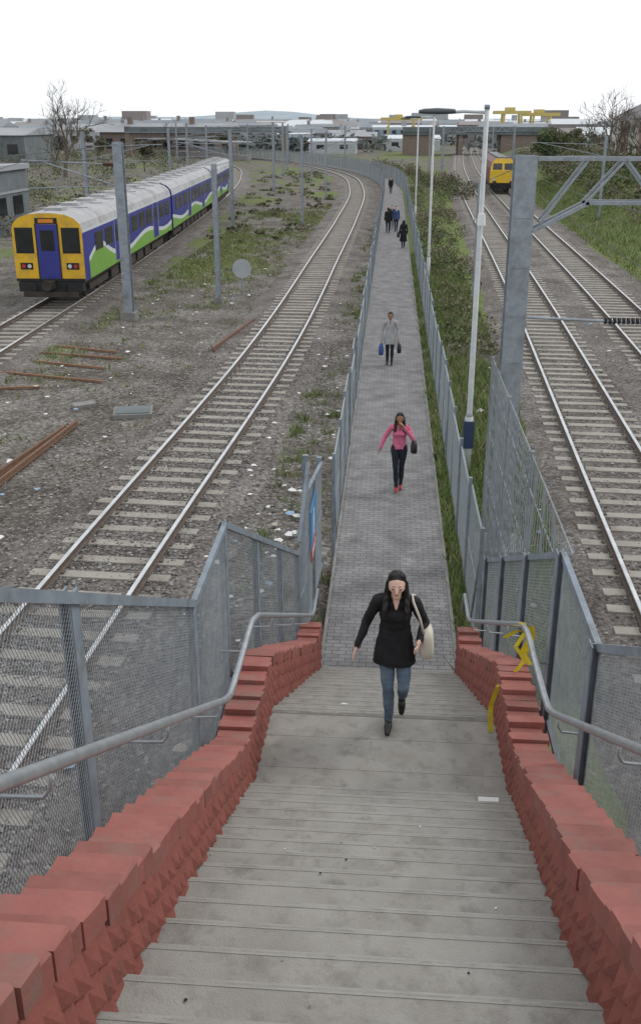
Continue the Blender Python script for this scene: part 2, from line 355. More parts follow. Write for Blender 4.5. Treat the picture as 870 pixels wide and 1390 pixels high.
def parapet(side):
    mb=MB(); XI=XL if side<0 else XR; y=-3.0; i=0; T=.235
    step=.112
    while y<YB-.02:
        y1=min(y+step,YB); w_=y1-y
        zt=FL(y+.03)+WHf(y)+.035
        if y>YB-.6: zt=FL(YB-.6)+WHf(y)+.03
        zt+=random.uniform(-.010,.010)+(.012 if i%2 else -.012)
        xi=XI((y+y1)/2); xo=xi+side*T
        mid=zt-.105
        mb.b2(min(xo,xi),max(xo,xi),y,y1-.001,-.1,mid-.004,redwall)
        ins=-side
        zc=mid-.004; kk=0; hh=.15
        while zc>FL(y)-.25 and kk<7:
            zb=zc-hh; tt_=.008+random.uniform(0,.003); tb=.034+random.uniform(-.003,.004)
            py=y+w_*.85
            vs=[(xi,y,zc),(xi+ins*tt_,py,zc),(xi,y1-.002,zc),(xi,y,zb+.03),(xi+ins*tb,py,zb-.004),(xi,y1-.002,zb+.005)]
            mb.add(vs,[(0,1,4,3),(1,2,5,4),(3,4,5),(0,2,1)],redwall)
            zc-=hh; kk+=1
        off=random.uniform(-.008,.010)+(.008 if i%2 else -.004); tip=.010+random.uniform(0,.012)
        poly2=[(xo+side*(.012+off),y+.004),(xi+ins*(.008+off),y+.004),(xi+ins*(.012+off+tip),y+w_*.80),(xi+ins*(.008+off),y1-.006),(xo+side*(.012+off),y1-.006)]
        tm=random.choice([redtop,redtop,redtop2])
        mb.prism(poly2,mid,zt,tm,zt=[zt+random.uniform(-.004,.004)-.10*(py-y) for px,py in poly2])
        mb.add([(px,py,mid) for px,py in poly2],[tuple(range(len(poly2)-1,-1,-1))],tm)
        y+=step; i+=1
    return mb.build('brick_parapet_wall')
parapet(-1); parapet(1)
def handrail(side):
    mb=MB(); ofs=1.14 if side<0 else 1.26
    X_=lambda y: side*float(np.interp(y,[0,7.4,11.2],[ofs-.03,ofs,(.92 if side<0 else 1.16)])); RH=.95
    pts=[]
    def z(y): return FL(y)+RH+float(np.interp(y,[0,6],[.06,0]))
    for y in [-1.2,-.1,.0,.3]: pts.append((X_(y),y,z(y)))
    for y in (1,2,3,4,5,5.85): pts.append((X_(y),y,z(y)))
    pts.append((X_(6.1),6.08,LZ+RH+.035)); pts.append((X_(6.3),6.3,LZ+RH+.01))
    for y in (6.7,7.1): pts.append((X_(y),y,LZ+RH))
    pts.append((X_(7.35),7.33,LZ+RH-.02)); pts.append((X_(7.6),7.6,z(7.6)))
    for y in (8.5,9.5,10.5,11.1): pts.append((X_(y),y,z(y)))
    pts.append((X_(11.2),11.35,z(11.2)-.03)); pts.append((X_(11.2),12.0,z(11.2)-.03))
    pts.append((X_(11.2),12.08,z(11.2)-.08)); pts.append((X_(11.2),12.08,.95-.3))
    mb.ptube(pts,.026,railm,12)
    for y in (1.0,2.6,4.2,5.7,7.0,8.3,9.6,10.9):
        zz=z(y) if not(6.1<y<7.4) else LZ+RH
        fx=(FXL(y) if side<0 else FXR(y))
        mb.ptube([(X_(y),y,zz-.02),(X_(y),y,zz-.09),(X_(y)+side*.03,y,zz-.13),(fx-side*.02,y,zz-.14)],.009,railm,8)
    mb.build('handrail',smooth=True)
handrail(-1); handrail(1)
def stairfence(side):
    mb=MB(); X_=FXL if side<0 else FXR
    ks=[-1.3,1.3,3.75,6.2,7.6,8.9,10.2,11.4] if side<0 else [-1.4,1.0,3.3,5.6,7.0,8.5,10.0,11.4]
    def top(y):
        if side<0: return float(np.interp(y,[-3,.25,6.2,7.6,11.4,12],[7.08,7.08,3.83,3.86,1.8,1.8]))
        return float(np.interp(y,[-3,.25,5.6,7.0,11.4,12],[6.95,6.95,3.93,3.95,1.8,1.8]))
    for a,b in zip(ks[:-1],ks[1:]):
        cuts=[a,b] if not a<.25<b else [a,.25,b]
        for a_,b_ in zip(cuts[:-1],cuts[1:]):
            ta,tb=top(a_),top(b_); ba,bb=ta-1.55,tb-1.55
            mb.meshpanel((X_(a_),a_,ba),(X_(b_),b_,bb),(X_(b_),b_,tb),(X_(a_),a_,ta),.034 if b<8 else .05,.0032,fencem,k=1.3)
            mb.beam((X_(a_),a_+.0,ta),(X_(b_),b_-.0,tb),.045,.055,greypaint)
            mb.beam((X_(a_),a_+.04,ba),(X_(b_),b_-.04,bb),.04,.04,greypaint)
    for y in ks[1:]:
        t=top(y)+.03; bz=t-1.95
        mb.box((X_(y),y,(t+bz)/2),(.012,.11,t-bz),greypaint); mb.box((X_(y)-.05,y,(t+bz)/2),(.01,.11,t-bz),greypaint); mb.box((X_(y)-.025,y,(t+bz)/2),(.05,.012,t-bz),greypaint)
        mb.box((X_(y)-side*.1,y,bz+.12),(.22,.06,.05),greypaint)
    mb.build('mesh_fence')
stairfence(-1); stairfence(1)
mb=MB(); y=7.0
while y<13.6:
    x=1.50+.02*math.sin(y*9); 
    zb=float(np.interp(y,[7.0,11.4,13.6],[3.95,1.8,.1])); mb.ribbonwire((x,y,zb),(x+.03*math.sin(y*3),y+.03,3.98+.02*math.sin(y*5)),.009,fencem)
    y+=.075
for z in (2.2,2.9,3.6,3.97):
    ys_=float(np.interp(z,[1.8,3.95],[11.4,7.0])); mb.ribbonwire((1.51,max(7.0,ys_),z),(1.52,13.6,z),.012,fencem)
for a in (9.4,11.5,13.6): mb.b2(1.5,1.54,a,a+.04,0,4.0,galv)
mb.meshpanel((1.53,9.4,2.9),(1.53,13.6,.3),(1.53,13.6,3.95),(1.53,9.4,3.95),.14,.005,fencem,k=1.6)
mb.build('palisade_screen_fence')
mb=MB()
for (a,za),(b,zb) in (((11.45,1.95),(12.1,2.85)),((12.15,2.3),(14.6,1.95))):
    mb.meshpanel((-1.12,a,.1),(-1.05,b,.1),(-1.05,b,zb),(-1.12,a,za),.05,.005,fencem,k=1.3)
    mb.beam((-1.12,a,za),(-1.05,b,zb),.05,.05,greypaint); mb.beam((-1.12,a,.12),(-1.05,b,.12),.05,.05,greypaint)
    mb.beam((-1.12,a,1.1),(-1.05,b,1.1),.03,.04,greypaint)
for y_,h_ in ((12.12,2.95),(14.6,2.05),(13.3,2.15)): mb.box((-1.09,y_,h_/2),(.08,.08,h_),greypaint)
mb.build('mesh_gate')
blue=M('sign_blue',(.05,.22,.48),(.06,.25,.5),3,.4); red=M('sign_red',(.5,.04,.03),(.4,.05,.04),3,.4); wht=M('sign_white',(.75,.75,.75),(.68,.68,.68),3,.5)
mb=MB(); mb.b2(-1.045,-1.03,12.3,13.2,1.42,2.02,blue)
for (cy,cz,dy,dz) in ((12.75,1.86,.13,.1),(12.75,1.71,.2,.16),(12.68,1.54,.08,.14),(12.82,1.54,.08,.14)): mb.b2(-1.029,-1.026,cy-dy/2,cy+dy/2,cz-dz/2,cz+dz/2,wht)
mb.b2(-1.044,-1.029,12.4,13.1,1.18,1.39,red); mb.b2(-1.028,-1.026,12.47,13.03,1.31,1.34,wht); mb.b2(-1.028,-1.026,12.47,12.95,1.24,1.27,wht)
mb.build('safety_sign')
def pathfence(off,y0,nm):
    mb=MB(); P=[(x+ (0),y) for x,y in pc if y>=y0]
    P=np.array(P); t=np.gradient(P,axis=0); t/=np.linalg.norm(t,axis=1)[:,None]; Q=P+np.stack([t[:,1],-t[:,0]],-1)*off
    st=2
    for i in range(0,len(Q)-st,st):
        a,b=Q[i],Q[i+st]; z=1.78+random.uniform(-.04,.04); d=a[1]
        sp=.07 if d<28 else (.11 if d<55 else .22); w=.0045 if d<28 else (.008 if d<55 else .018)
        ja=random.uniform(-.04,.04)
        mb.meshpanel((a[0],a[1],.05),(b[0],b[1],.05),(b[0]+ja,b[1],z),(a[0]+ja,a[1],z),sp,w,fencem,k=1.4)
        mb.ribbonwire((a[0]+ja,a[1],z),(b[0]+ja,b[1],z),.03,fencem); mb.ribbonwire((a[0],a[1],.9),(b[0],b[1],.9),.012,fencem)
        mb.box((a[0]+ja/2,a[1],.95),(.055,.06,1.92),greypaint,rz=random.uniform(-.1,.1))
        if i%8==0: mb.beam((a[0],a[1]+.7,.05),(a[0],a[1],1.4),.04,.04,greypaint)
    mb.build(nm)
pathfence(-1.0,14.4,'path_fence'); pathfence(1.24,12.0,'path_fence')

# ------------------------------------------------------------------ grass
bladeG=M('grass_blades',(.10,.15,.045),(.165,.22,.07),1.2,.8,c3=(.23,.23,.115),scale3=.9)
bladeD=M('dry_stalks',(.24,.2,.12),(.32,.28,.18),2,.9)
def grass(n,region,hmin,hmax,name,matw=(.85,.15)):
    x,y=region(n*3); nvv=np.array([noise.noise(Vector((a*.16,b_*.11,3)))+.6*noise.noise(Vector((a*.6,b_*.5,9))) for a,b_ in zip(x,y)])
    g=green(x,y,nvv); nn=np.array([noise.noise(Vector((a*2,b_*2,1))) for a,b_ in zip(x,y)])
    k=np.nonzero((g+.5*nn+rng.normal(0,.1,len(g))>.42))[0][:n]; x=x[k];y=y[k]; n=len(x)
    hh=rng.uniform(hmin,hmax,n)*rng.uniform(.6,1.5,n); a=rng.uniform(0,6.28,n); wd=rng.uniform(.006,.016,n)*(1+y/35); ln=rng.normal(0,.4,(n,2))*hh[:,None]
    z=gz(x,y)-.04
    p0=np.stack([x-np.cos(a)*wd,y-np.sin(a)*wd,z],-1); p1=np.stack([x+np.cos(a)*wd,y+np.sin(a)*wd,z],-1); p2=np.stack([x+ln[:,0],y+ln[:,1],z+hh],-1)
    npmesh(name,np.stack([p0,p1,p2],1).reshape(-1,3),3,[bladeG,bladeD],rng.choice(2,n,p=matw))
def rA(n): y=11+45*rng.random(n)**1.4; return rng.uniform(1.12,3.6,n),y
def rB(n): y=11+60*rng.random(n)**1.4; return rng.uniform(-2.4,-.86,n),y
def rC(n): y=14+75*rng.random(n)**1.1; return rng.uniform(-11.5,-5.5,n),y
def rD(n): y=20+100*rng.random(n); return rng.uniform(9,24,n),y
grass(30000,rA,.08,.3,'grass_verge'); grass(14000,rB,.06,.22,'grass_verge'); grass(22000,rC,.05,.16,'grass_patches',(.65,.35)); grass(36000,rD,.12,.35,'grass_bank')

lg=M('leaves_green',(.08,.115,.04),(.135,.18,.06),.8,.8); ld=M('leaves_dark',(.045,.06,.03),(.08,.095,.045),.8,.85); lb=M('twigs_brown',(.15,.125,.09),(.22,.19,.14),.8,.9)
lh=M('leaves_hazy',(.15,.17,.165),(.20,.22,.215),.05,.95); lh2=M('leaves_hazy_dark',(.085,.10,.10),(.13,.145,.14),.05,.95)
def cloud(blobs,size,name,mats,p,parent=None,dens=60):
    Vs=[];mi=[]
    for (c,r,n_) in blobs:
        n=n_; d=rng.normal(size=(n,3)); d/=np.linalg.norm(d,axis=1)[:,None]; rad=rng.random(n)**.4
        C=np.array(c)+d*rad[:,None]*np.array(r); u=rng.normal(size=(n,3)); u/=np.linalg.norm(u,axis=1)[:,None]; w=np.cross(u,rng.normal(size=(n,3))); w/=np.linalg.norm(w,axis=1)[:,None]
        s=size*rng.uniform(.5,1.3,n)[:,None]; u=u*s; w=w*s*.6
        Vs.append(np.stack([C-u-w*.3,C-w,C+u+w*.3,C+w],1).reshape(-1,3))
        q=rng.choice(len(mats),p=p); mi.append(np.where(rng.random(n)<.6,q,rng.choice(len(mats),n,p=p)))
    return npmesh(name,np.concatenate(Vs),4,mats,np.concatenate(mi),parent)
bl=[]
for i in range(150):
    y=30+95*random.random(); x=random.uniform(1.9,float(r1(y))-2.0); s=random.uniform(.22,.5)*(1+y/110); bl.append(((x,y,s*.5),(s,s*1.4,s*.8),110))
cloud(bl,.07,'bramble_bushes',[lb,lg,ld],[.5,.35,.15])
bl=[]
for i in range(200):
    y=25+150*random.random(); x=float(r2(y))+random.uniform(6,22); s=random.uniform(.4,1.4); z=float(gz(x,y)); bl.append(((x,y,z+s*.4),(s,s*1.3,s*.8),160))
for i in range(110):
    y=70+110*random.random(); x=float(r2(y))+random.uniform(6,14); s=random.uniform(.9,1.9); z=float(gz(x,y)); bl.append(((x,y,z+s*.5),(s,s*1.3,s),190))
cloud(bl,.13,'bank_shrubs',[lb,lg,ld],[.45,.33,.22])
bl=[]
for i in range(60):
    y=95+70*random.random(); x=float(main(y))+random.uniform(8.5,12); s=random.uniform(.5,1.2); bl.append(((x,y,s*.5),(s,s*1.3,s*1.2),130))
for i in range(190):
    y=60+160*random.random(); x=float(tr2(y))-random.uniform(5,45); s=random.uniform(.6,2.0); bl.append(((x,y,s*.5),(s*1.4,s*1.3,s),150))
for i in range(120):
    y=60+90*random.random(); x=random.uniform(float(tr2(y))+2.6,float(main(y))-2.4); s=random.uniform(.12,.26); bl.append(((x,y,s*.2),(s*2.6,s*2.3,s*.8),30))
cloud(bl,.14,'trackside_bushes',[lb,lg,ld],[.5,.22,.28])

bark=M('bark',(.10,.085,.07),(.16,.135,.11),4,.95)
def tree(loc,h,spread,leaf=None,name='bare_tree',seed=1,depth=6,nleaf=40):
    rr=random.Random(seed); root=empty(name,loc); mb=MB(); tips=[]
    def br(p,d,L,r,k):
        pts=[p]; q=p.copy(); dd=d.copy(); n=3
        for i in range(n):
            dd=(dd+Vector((rr.gauss(0,.12),rr.gauss(0,.12),rr.gauss(.03,.08)))).normalized(); q=q+dd*L/n; pts.append(q.copy())
        mb.ptube(pts,[r*(1-.35*i/n) for i in range(n+1)],bark,6 if k<3 else 3,cap=False)
        if k>=depth: tips.append(q); return
        for i in range(3):
            a=rr.uniform(.3,.75)*spread; az=rr.uniform(0,6.28); x=dd.orthogonal().normalized(); x=Matrix.Rotation(az,3,dd)@x
            nd=(dd*math.cos(a)+x*math.sin(a)); nd.z+=.12; nd.normalize()
            br(pts[rr.choice([1,2,3,3])] if i else q,nd,L*rr.uniform(.62,.85),max(.014,r*.58),k+1)
        if k>1: tips.append(q)
    br(Vector((0,0,-.2)),Vector((0,0,1)),h*.27,h*.024,0)
    mb.build('trunk_and_limbs',root)
    if leaf:
        cloud([((t.x,t.y,t.z),(.5,.5,.4),nleaf) for t in tips[::2]],.13,'crown',leaf,[.6,.4],root)
    return root
tree((-45,134,0),13.6,1.0,seed=3,depth=6)
tree((-52,150,0),9.0,1.1,seed=8,depth=5)
tree((20.5,92,2.2),9.4,1.1,seed=5,depth=6)
tree((24.5,97,2.2),8.2,1.1,seed=12,depth=6)
tree((17.5,118,2.0),5.6,1.2,[lg,ld],'leafy_tree',seed=4,depth=4,nleaf=50)
tree((20.5,126,2.0),6.0,1.2,[lg,lb],'leafy_tree',seed=9,depth=4,nleaf=50)
tree((24,135,2.0),6.4,1.2,[lb,lg],'leafy_tree',seed=19,depth=4,nleaf=50)
tree((-38,150,0),6.0,1.2,[ld,lb],'leafy_tree',seed=14,depth=4,nleaf=50)
tree((-60,200,0),8.0,1.2,[ld,lb],'leafy_tree',seed=15,depth=4,nleaf=50)
tree((-34,205,0),7.5,1.2,[ld,lb],'leafy_tree',seed=25,depth=4,nleaf=50)
tree((-48,215,0),9.0,1.0,seed=17,depth=5)
tree((-75,230,0),9.0,1.0,seed=18,depth=5)

bl=[]
for i in range(520):
    y=random.uniform(250,900); x=y*random.uniform(-.45,.33); s=random.uniform(2.4,4.8)*(.8+y/1500)
    if -.02<x/y<.09 and y<330: continue
    bl.append(((x,y,s*.3),(s*2.4,s,s*.75),70))
for i in range(70):
    y=random.uniform(242,330); x=random.uniform(-90,-14); s=random.uniform(1.8,3.2); bl.append(((x,y,s*.6),(s*1.6,s,s*.9),110))
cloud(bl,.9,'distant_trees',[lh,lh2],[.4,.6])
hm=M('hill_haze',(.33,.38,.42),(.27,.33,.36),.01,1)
mb=MB(); n=60; vs=[]
for j in range(6):
    for i in range(n+1):
        x=-2600+5200*i/n; y=3000+j*200; hgt=9+28*math.exp(-((x+400)/190)**2)+14*math.exp(-((x+900)/500)**2)+9*noise.noise(Vector((x*.003,0,1)))+8*math.exp(-((x-400)/500)**2)
        vs.append((x,y,hgt*math.sin(math.pi*j/5)+0))
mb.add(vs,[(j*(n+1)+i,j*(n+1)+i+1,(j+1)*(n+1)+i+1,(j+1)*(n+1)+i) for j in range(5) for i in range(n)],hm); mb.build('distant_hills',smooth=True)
tc=[M('town_wall_pale',(.42,.44,.45),(.35,.37,.39),.05,.9),M('town_wall_brick',(.23,.205,.2),(.28,.25,.24),.05,.9),M('town_roof',(.2,.22,.24),(.27,.29,.31),.05,.9),M('town_wall_white',(.6,.62,.64),(.52,.55,.58),.05,.9)]  # aerial haze is mixed into these greyed wall and roof colours
mb=MB()
for i in range(900):
    y=random.uniform(300,1500); x=y*random.uniform(-.47,.36); w_=random.uniform(7,20)*(1+y/1500); d_=random.uniform(8,14); h_=random.uniform(3,5.5)*(1+y/2600); 
    if abs(x)<25 and y<500: continue
    wm_=random.choices([tc[0],tc[1],tc[3]],[.25,.6,.15])[0]
    mb.b2(x-w_/2,x+w_/2,y,y+d_,-.2,h_,wm_); rf=random.uniform(.6,2.2)
    mb.add([(x-w_/2-.3,y-.3,h_+.01),(x+w_/2+.3,y-.3,h_+.01),(x+w_/2+.3,y+d_+.3,h_+.01),(x-w_/2-.3,y+d_+.3,h_+.01),(x-w_/2,y+d_/2,h_+rf),(x+w_/2,y+d_/2,h_+rf)],[(0,1,5,4),(2,3,4,5),(0,4,3),(1,2,5)],random.choice([tc[2],tc[2],tc[1],tc[3]]))
    if random.random()<.3: mb.b2(x-.5,x+.5,y+d_/2-.4,y+d_/2+.4,h_,h_+rf+1.3,tc[1])
    if y<800:
        for q in range(int(w_/4)): mb.b2(x-w_/2+1+q*4,x-w_/2+2.6+q*4,y-.08,y-.02,h_*.35,h_*.75,glass)
for i in range(22):
    y=random.uniform(600,1600); x=y*random.uniform(-.42,.3); h_=random.uniform(8,13)*(1+y/5000); w_=random.uniform(8,20); mb.b2(x,x+w_,y,y+12,0,h_,random.choice([tc[0],tc[1]]))
mb.build('distant_town')

# ------------------------------------------------------------------ buildings
def shed(x0,x1,y0,y1,h,wallm,roofm,name,bands=0,pitch=1.0):
    mb=MB(); mb.b2(x0,x1,y0,y1,-.2,h,wallm); xm=(x0+x1)/2
    mb.add([(x0-.3,y0-.3,h+.004),(x1+.3,y0-.3,h+.004),(x1+.3,y1+.3,h+.004),(x0-.3,y1+.3,h+.004),(x0-.3,(y0+y1)/2,h+pitch),(x1+.3,(y0+y1)/2,h+pitch)],[(0,1,5,4),(2,3,4,5),(0,4,3),(1,2,5)],roofm)
    nW=max(2,int((x1-x0)/4))
    for i in range(nW):
        cx=x0+(i+.5)*(x1-x0)/nW
        mb.b2(cx-.9,cx+.9,y0-.05,y0+.0,h*.4,h*.72,glass)
    if bands: mb.b2(x0,x1,y0-.06,y0-.003,h*.8,h*.95,roofm)
    return mb.build(name)
wpale=M('cladding_pale',(.45,.47,.48),(.39,.41,.43),.3,.7); wblue=M('cladding_blue',(.25,.34,.44),(.28,.37,.46),.3,.7); rgrey=M('roof_grey',(.27,.28,.3),(.34,.35,.36),.2,.8); rwhite=M('roof_white',(.58,.61,.64),(.5,.53,.56),.2,.7)
bgrey=M('render_grey',(.13,.15,.16),(.17,.19,.2),.8,.85,c3=(.09,.1,.1),scale3=.5); bbrown=M('brick_brown',(.18,.14,.12),(.23,.18,.155),1.5,.9)
for a in [(20,75,430,470,4.8,wpale,rwhite),(-10,18,470,500,4.6,wblue,rwhite),(-40,-15,420,450,4.2,wpale,rgrey),(-110,-60,520,560,5,wpale,rwhite),(85,150,460,500,5.5,wblue,rwhite),(-220,-150,480,520,5,bbrown,rgrey),(-10,60,620,680,6.5,wpale,rwhite),(90,180,600,650,6,wpale,rwhite),(-320,-240,560,600,6,wpale,rgrey),(200,300,500,560,6,wpale,rwhite),(-60,-10,340,360,3.4,bbrown,rgrey)]:
    shed(*a,'warehouse',1)
shed(-2,12,262,285,3.0,wpale,rwhite,'industrial_unit',1,.8); shed(-18,-5,285,300,3.2,bbrown,rgrey,'industrial_unit',0,1.2); shed(-36,-24,300,320,3.6,wblue,rwhite,'industrial_unit',1)
shed(-120,-90,210,240,4.5,bbrown,rgrey,'industrial_unit',0,1.5); shed(-90,-70,260,290,5,wpale,rgrey,'industrial_unit',0,1.5)
shed(-20,-9,236,250,2.8,wpale,rwhite,'industrial_unit',1,.6); shed(-100,-62,165,180,5.0,bgrey,rgrey,'industrial_unit',0,1.2)
mb=MB(); mb.b2(-42,-26,62,69,-.1,4.1,bgrey); mb.b2(-42.2,-25.8,61.8,69.2,4.1,4.45,rgrey)
mb.b2(-42.1,-25.93,61.93,69.05,2.6,2.75,rgrey)
for i in range(4): mb.b2(-29.5-3*i,-28.2-3*i,61.9,61.99,1.3,2.4,glass)
for i in range(2): mb.b2(-25.99,-25.92,63+3*i,64.6+3*i,1.2,2.4,glass)
mb.build('lineside_building')
mb=MB(); mb.b2(-72,-50,108,122,-.1,6.2,bgrey); mb.b2(-72.3,-49.7,107.7,122.3,6.2,6.6,bbrown)
for i in range(6):
    for k in range(2): mb.b2(-70+3.4*i,-68.3+3.4*i,107.9,107.98,1.2+2.5*k,2.5+2.5*k,glass)
mb.build('depot_building')
mb=MB(); 
mb.b2(-70,-38,236,244,-.1,4.8,bbrown); mb.add([(-71,235,4.81),(-37,235,4.81),(-37,245,4.81),(-71,245,4.81),(-71,240,6.8),(-37,240,6.8)],[(0,1,5,4),(2,3,4,5),(0,4,3),(1,2,5)],rgrey)
for i in range(9): mb.b2(-68.5+3.5*i,-67+3.5*i,235.85,235.98,1.2,3.4,glass)
for i in (0,1): mb.b2(-64+15*i,-62.8+15*i,239.4,240.6,6,8.2,bbrown)
mb.build('station_building')
mb=MB()
for k in range(10):
    y=196+k*6; x=float(main(y))-5; mb.box((x,y,.45),(5,6.1,.9),kerbm); mb.box((x,y,2.0),(.15,.15,2.6),greypaint); mb.box((x,y,3.4),(5.2,6.3,.25),rgrey)
mb.build('station_platform_canopy')
mb=MB()
for x0_ in(-58,-24): mb.b2(x0_,x0_+1,214,215.5,0,6.2,bbrown)
mb.b2(-58,-23,213.8,215.7,4.9,5.1,greypaint); mb.b2(-58,-23,213.8,213.9,5.1,6.1,bgrey); mb.b2(-58,-23,215.6,215.7,5.1,6.1,bgrey); mb.build('station_footbridge')
mb=MB(); mb.b2(2,9,228,236,-.1,4.4,bbrown); mb.b2(24,36,228,236,-.1,4.4,bbrown); mb.b2(2,36,227.5,236.5,4.4,5.0,bgrey); mb.b2(2,36,227.3,227.6,5.0,6.0,bgrey); mb.b2(2,36,236.4,236.7,5,6,bgrey); mb.b2(14.5,15.5,228,236,-.1,4.4,bbrown)
mb.build('road_bridge')
brickw=brick_mat('house_brick',(.28,.15,.115),(.24,.13,.1),(.3,.28,.25),axes='YZ',dirt=(.7,1.1)); rend=M('house_render',(.55,.53,.48),(.48,.46,.42),.6,.9); slate=M('slate_roof',(.14,.13,.14),(.2,.18,.18),3,.8)
def house(x,y,z,wx,wy,h,wallm):
    root=empty('terraced_house',(x,y,z)); mb=MB(); mb.b2(0,wx,0,wy,-2,h,wallm); mb.build('walls',root)
    mb=MB(); mb.add([(-.3,-.3,h),(wx+.3,-.3,h),(wx+.3,wy+.3,h),(-.3,wy+.3,h),(wx/2,-.3,h+2.2),(wx/2,wy+.3,h+2.2)],[(0,4,5,3),(4,1,2,5),(0,1,4),(3,5,2),(0,3,2,1)],slate); mb.build('roof',root)
    mb=MB(); 
    for k in (0,1):
        for j in range(2): mb.b2(-.05,-.002,.9+j*(wy/2),2.1+j*(wy/2),1+2.6*k,2.3+2.6*k,glass); mb.b2(-.03,-.001,.8+j*(wy/2),2.2+j*(wy/2),.9+2.6*k,.995+2.6*k,wht)
        mb.b2(1,2.2,-.05,-.002,1+2.6*k,2.3+2.6*k,glass); mb.b2(wx-2.4,wx-1.2,-.05,-.002,1+2.6*k,2.3+2.6*k,glass)
    mb.build('windows',root)
    mb=MB(); mb.b2(wx/2-.5,wx/2+.5,wy*.15,wy*.15+.8,h+.8,h+3.1,brickw)
    for q in (-.25,.25): mb.ptube([(wx/2+q,wy*.15+.4,h+3.1),(wx/2+q,wy*.15+.4,h+3.5)],.1,rust,8)
    mb.build('chimney',root)
for i in range(9): house(26.2+i*.5,78+i*7.2,2.3,8,7,4.9 if i%2 else 5.2,[rend,brickw][i%2])

yc=M('crane_yellow',(.58,.46,.16),(.52,.42,.16),.5,.7)
def crane(x,y,w,h):
    mb=MB()
    for sx in(0,w):
        for sy in(0,8):
            mb.beam((x+sx,y+sy,0),(x+sx+(1 if sx==0 else -1)*.8,y+sy,h),.8,.8,yc)
        mb.beam((x+sx,y,.6),(x+sx,y+8,.6),.8,.8,yc); mb.beam((x+sx,y,h*.6),(x+sx,y+8,h*.6),.5,.5,yc)
    for sy in(0,8): mb.beam((x-3,y+sy,h),(x+w+3,y+sy,h),1.0,1.2,yc)
    mb.box((x+w*.4,y+4,h+1.2),(3.5,6,1.3),yc); mb.box((x+w*.6,y+1,h-2),(2,2,2),wpale); mb.build('gantry_crane')
crane(42,400,8,10.5); crane(54,405,8,9.8); crane(-3,440,12,8.2)

# ------------------------------------------------------------------ masts / overhead
ins=M('insulator_brown',(.1,.04,.03),(.06,.03,.02),5,.3)
def hmast(mb,x,y,h,w,rz=0):
    t=w*.06+.008
    for s_ in(-1,1): mb.box((x,y+s_*(w/2-t/2),h/2-.1),(w,t,h+.2),galv)
    mb.box((x,y,h/2-.1),(t,w-2*t-.004,h+.2),galv); mb.box((x,y,.1),(w*1.7,w*1.7,.3),kerbm)
def mast(x,y,h,w,tx,wireh=4.7,arm=True):
    mb=MB(); hmast(mb,x,y,h,w)
    if arm:
        s=1 if tx>x else -1
        mb.ptube([(x,y,wireh+1.0),(tx+s*.3,y,wireh+1.15)],.028,galv,6); mb.ptube([(x,y,wireh+.2),(tx-s*.5,y,wireh+1.1)],.028,galv,6)
        mb.ptube([(x+s*.2,y,wireh+.25),(tx+s*.2,y,wireh+.15)],.02,galv,6)
        mb.ptube([(x+s*.2,y,wireh+1.01),(x+s*.6,y,wireh+1.03)],.07,ins,8)
    mb.build('catenary_mast')
mast(-10.1,36.2,6.5,.34,-13.5); mast(-7.2,39.7,5.6,.2,-4,4.5,False); mast(-11.3,69,6.7,.24,-15.0); mast(-6.6,72,6.0,.18,-3.5)
mast(-6.6,98,6.3,.18,-3.7); mast(-13,108,7,.24,-18.2); mast(-15.5,140,7,.24,-22); mast(-10.5,128,6.3,.22,-5.5); mast(-16.5,155,6.6,.22,-10.5); mast(-27,185,6.8,.23,-21); mast(-20,190,6.8,.23,-23)
mast(-19.5,62,6.6,.22,-14.8); mast(-21.5,95,6.6,.22,-17); mast(-27,130,7.0,.22,-20.8); mast(-36,165,7.0,.22,-27)
mb=MB(); bx,by=1.98,15.2; W=.33
for s_ in(-1,1): mb.box((bx,by+s_*(W/2-.012),3.35),(W,.022,6.75),galv)
mb.box((bx-.08,by,3.35),(.016,W-.05,6.75),galv); mb.box((bx,by,.15),(.8,.8,.4),kerbm)
for z in np.arange(.6,6.6,.75): mb.box((bx,by-W/2-.005,z),(.26,.012,.05),galv)
def lattice(x0,x1,y,z0,z1,nb_):
    for dy in(-.15,.15):
        mb.beam((x0,y+dy,z1),(x1,y+dy,z1),.055,.055,galv); mb.beam((x0+.75,y+dy,z0),(x1,y+dy,z0),.055,.055,galv); mb.beam((x0,y+dy,z0-.42),(x0+.8,y+dy,z0),.055,.055,galv)
        d=(x1-x0-.75)/nb_
        for i in range(nb_):
            a=x0+.75+i*d; mb.beam((a,y+dy,z0),(a+d/2,y+dy,z1),.035,.035,galv); mb.beam((a+d/2,y+dy,z1),(a+d,y+dy,z0),.035,.035,galv)
        mb.beam((x0+.1,y+dy,z0-.3),(x0+.75,y+dy,z1),.035,.035,galv)
    for i in range(nb_*2): 
        a=x0+.4+i*(x1-x0-.4)/(nb_*2); mb.beam((a,y-.15,z1),(a,y+.15,z1),.035,.035,galv)
lattice(bx+.17,12.6,by,6.05,6.68,9)
for s_ in(-1,1): mb.box((12.8,by+s_*(W/2-.012),3.35),(W,.022,6.75),galv)
mb.box((12.8,by,3.35),(.016,W-.05,6.75),galv)
mb.ptube([(bx+.17,by-.2,4.32),(5.4,by-.2,4.2)],.022,galv,8)
for i in range(11): mb.ptube([(3.35+i*.07,by-.2,4.285),(3.385+i*.07,by-.2,4.284)],.05,dark,10)
mb.ptube([(5.4,by-.2,4.2),(9.2,by-.2,4.15)],.018,galv,8)
for tx in (4.75,8.2): mb.ptube([(tx,by,6.05),(tx,by,4.6)],.03,galv,8); mb.ptube([(tx,by,5.2),(tx,by,5.45)],.07,ins,8)
mb.build('lattice_catenary_gantry')
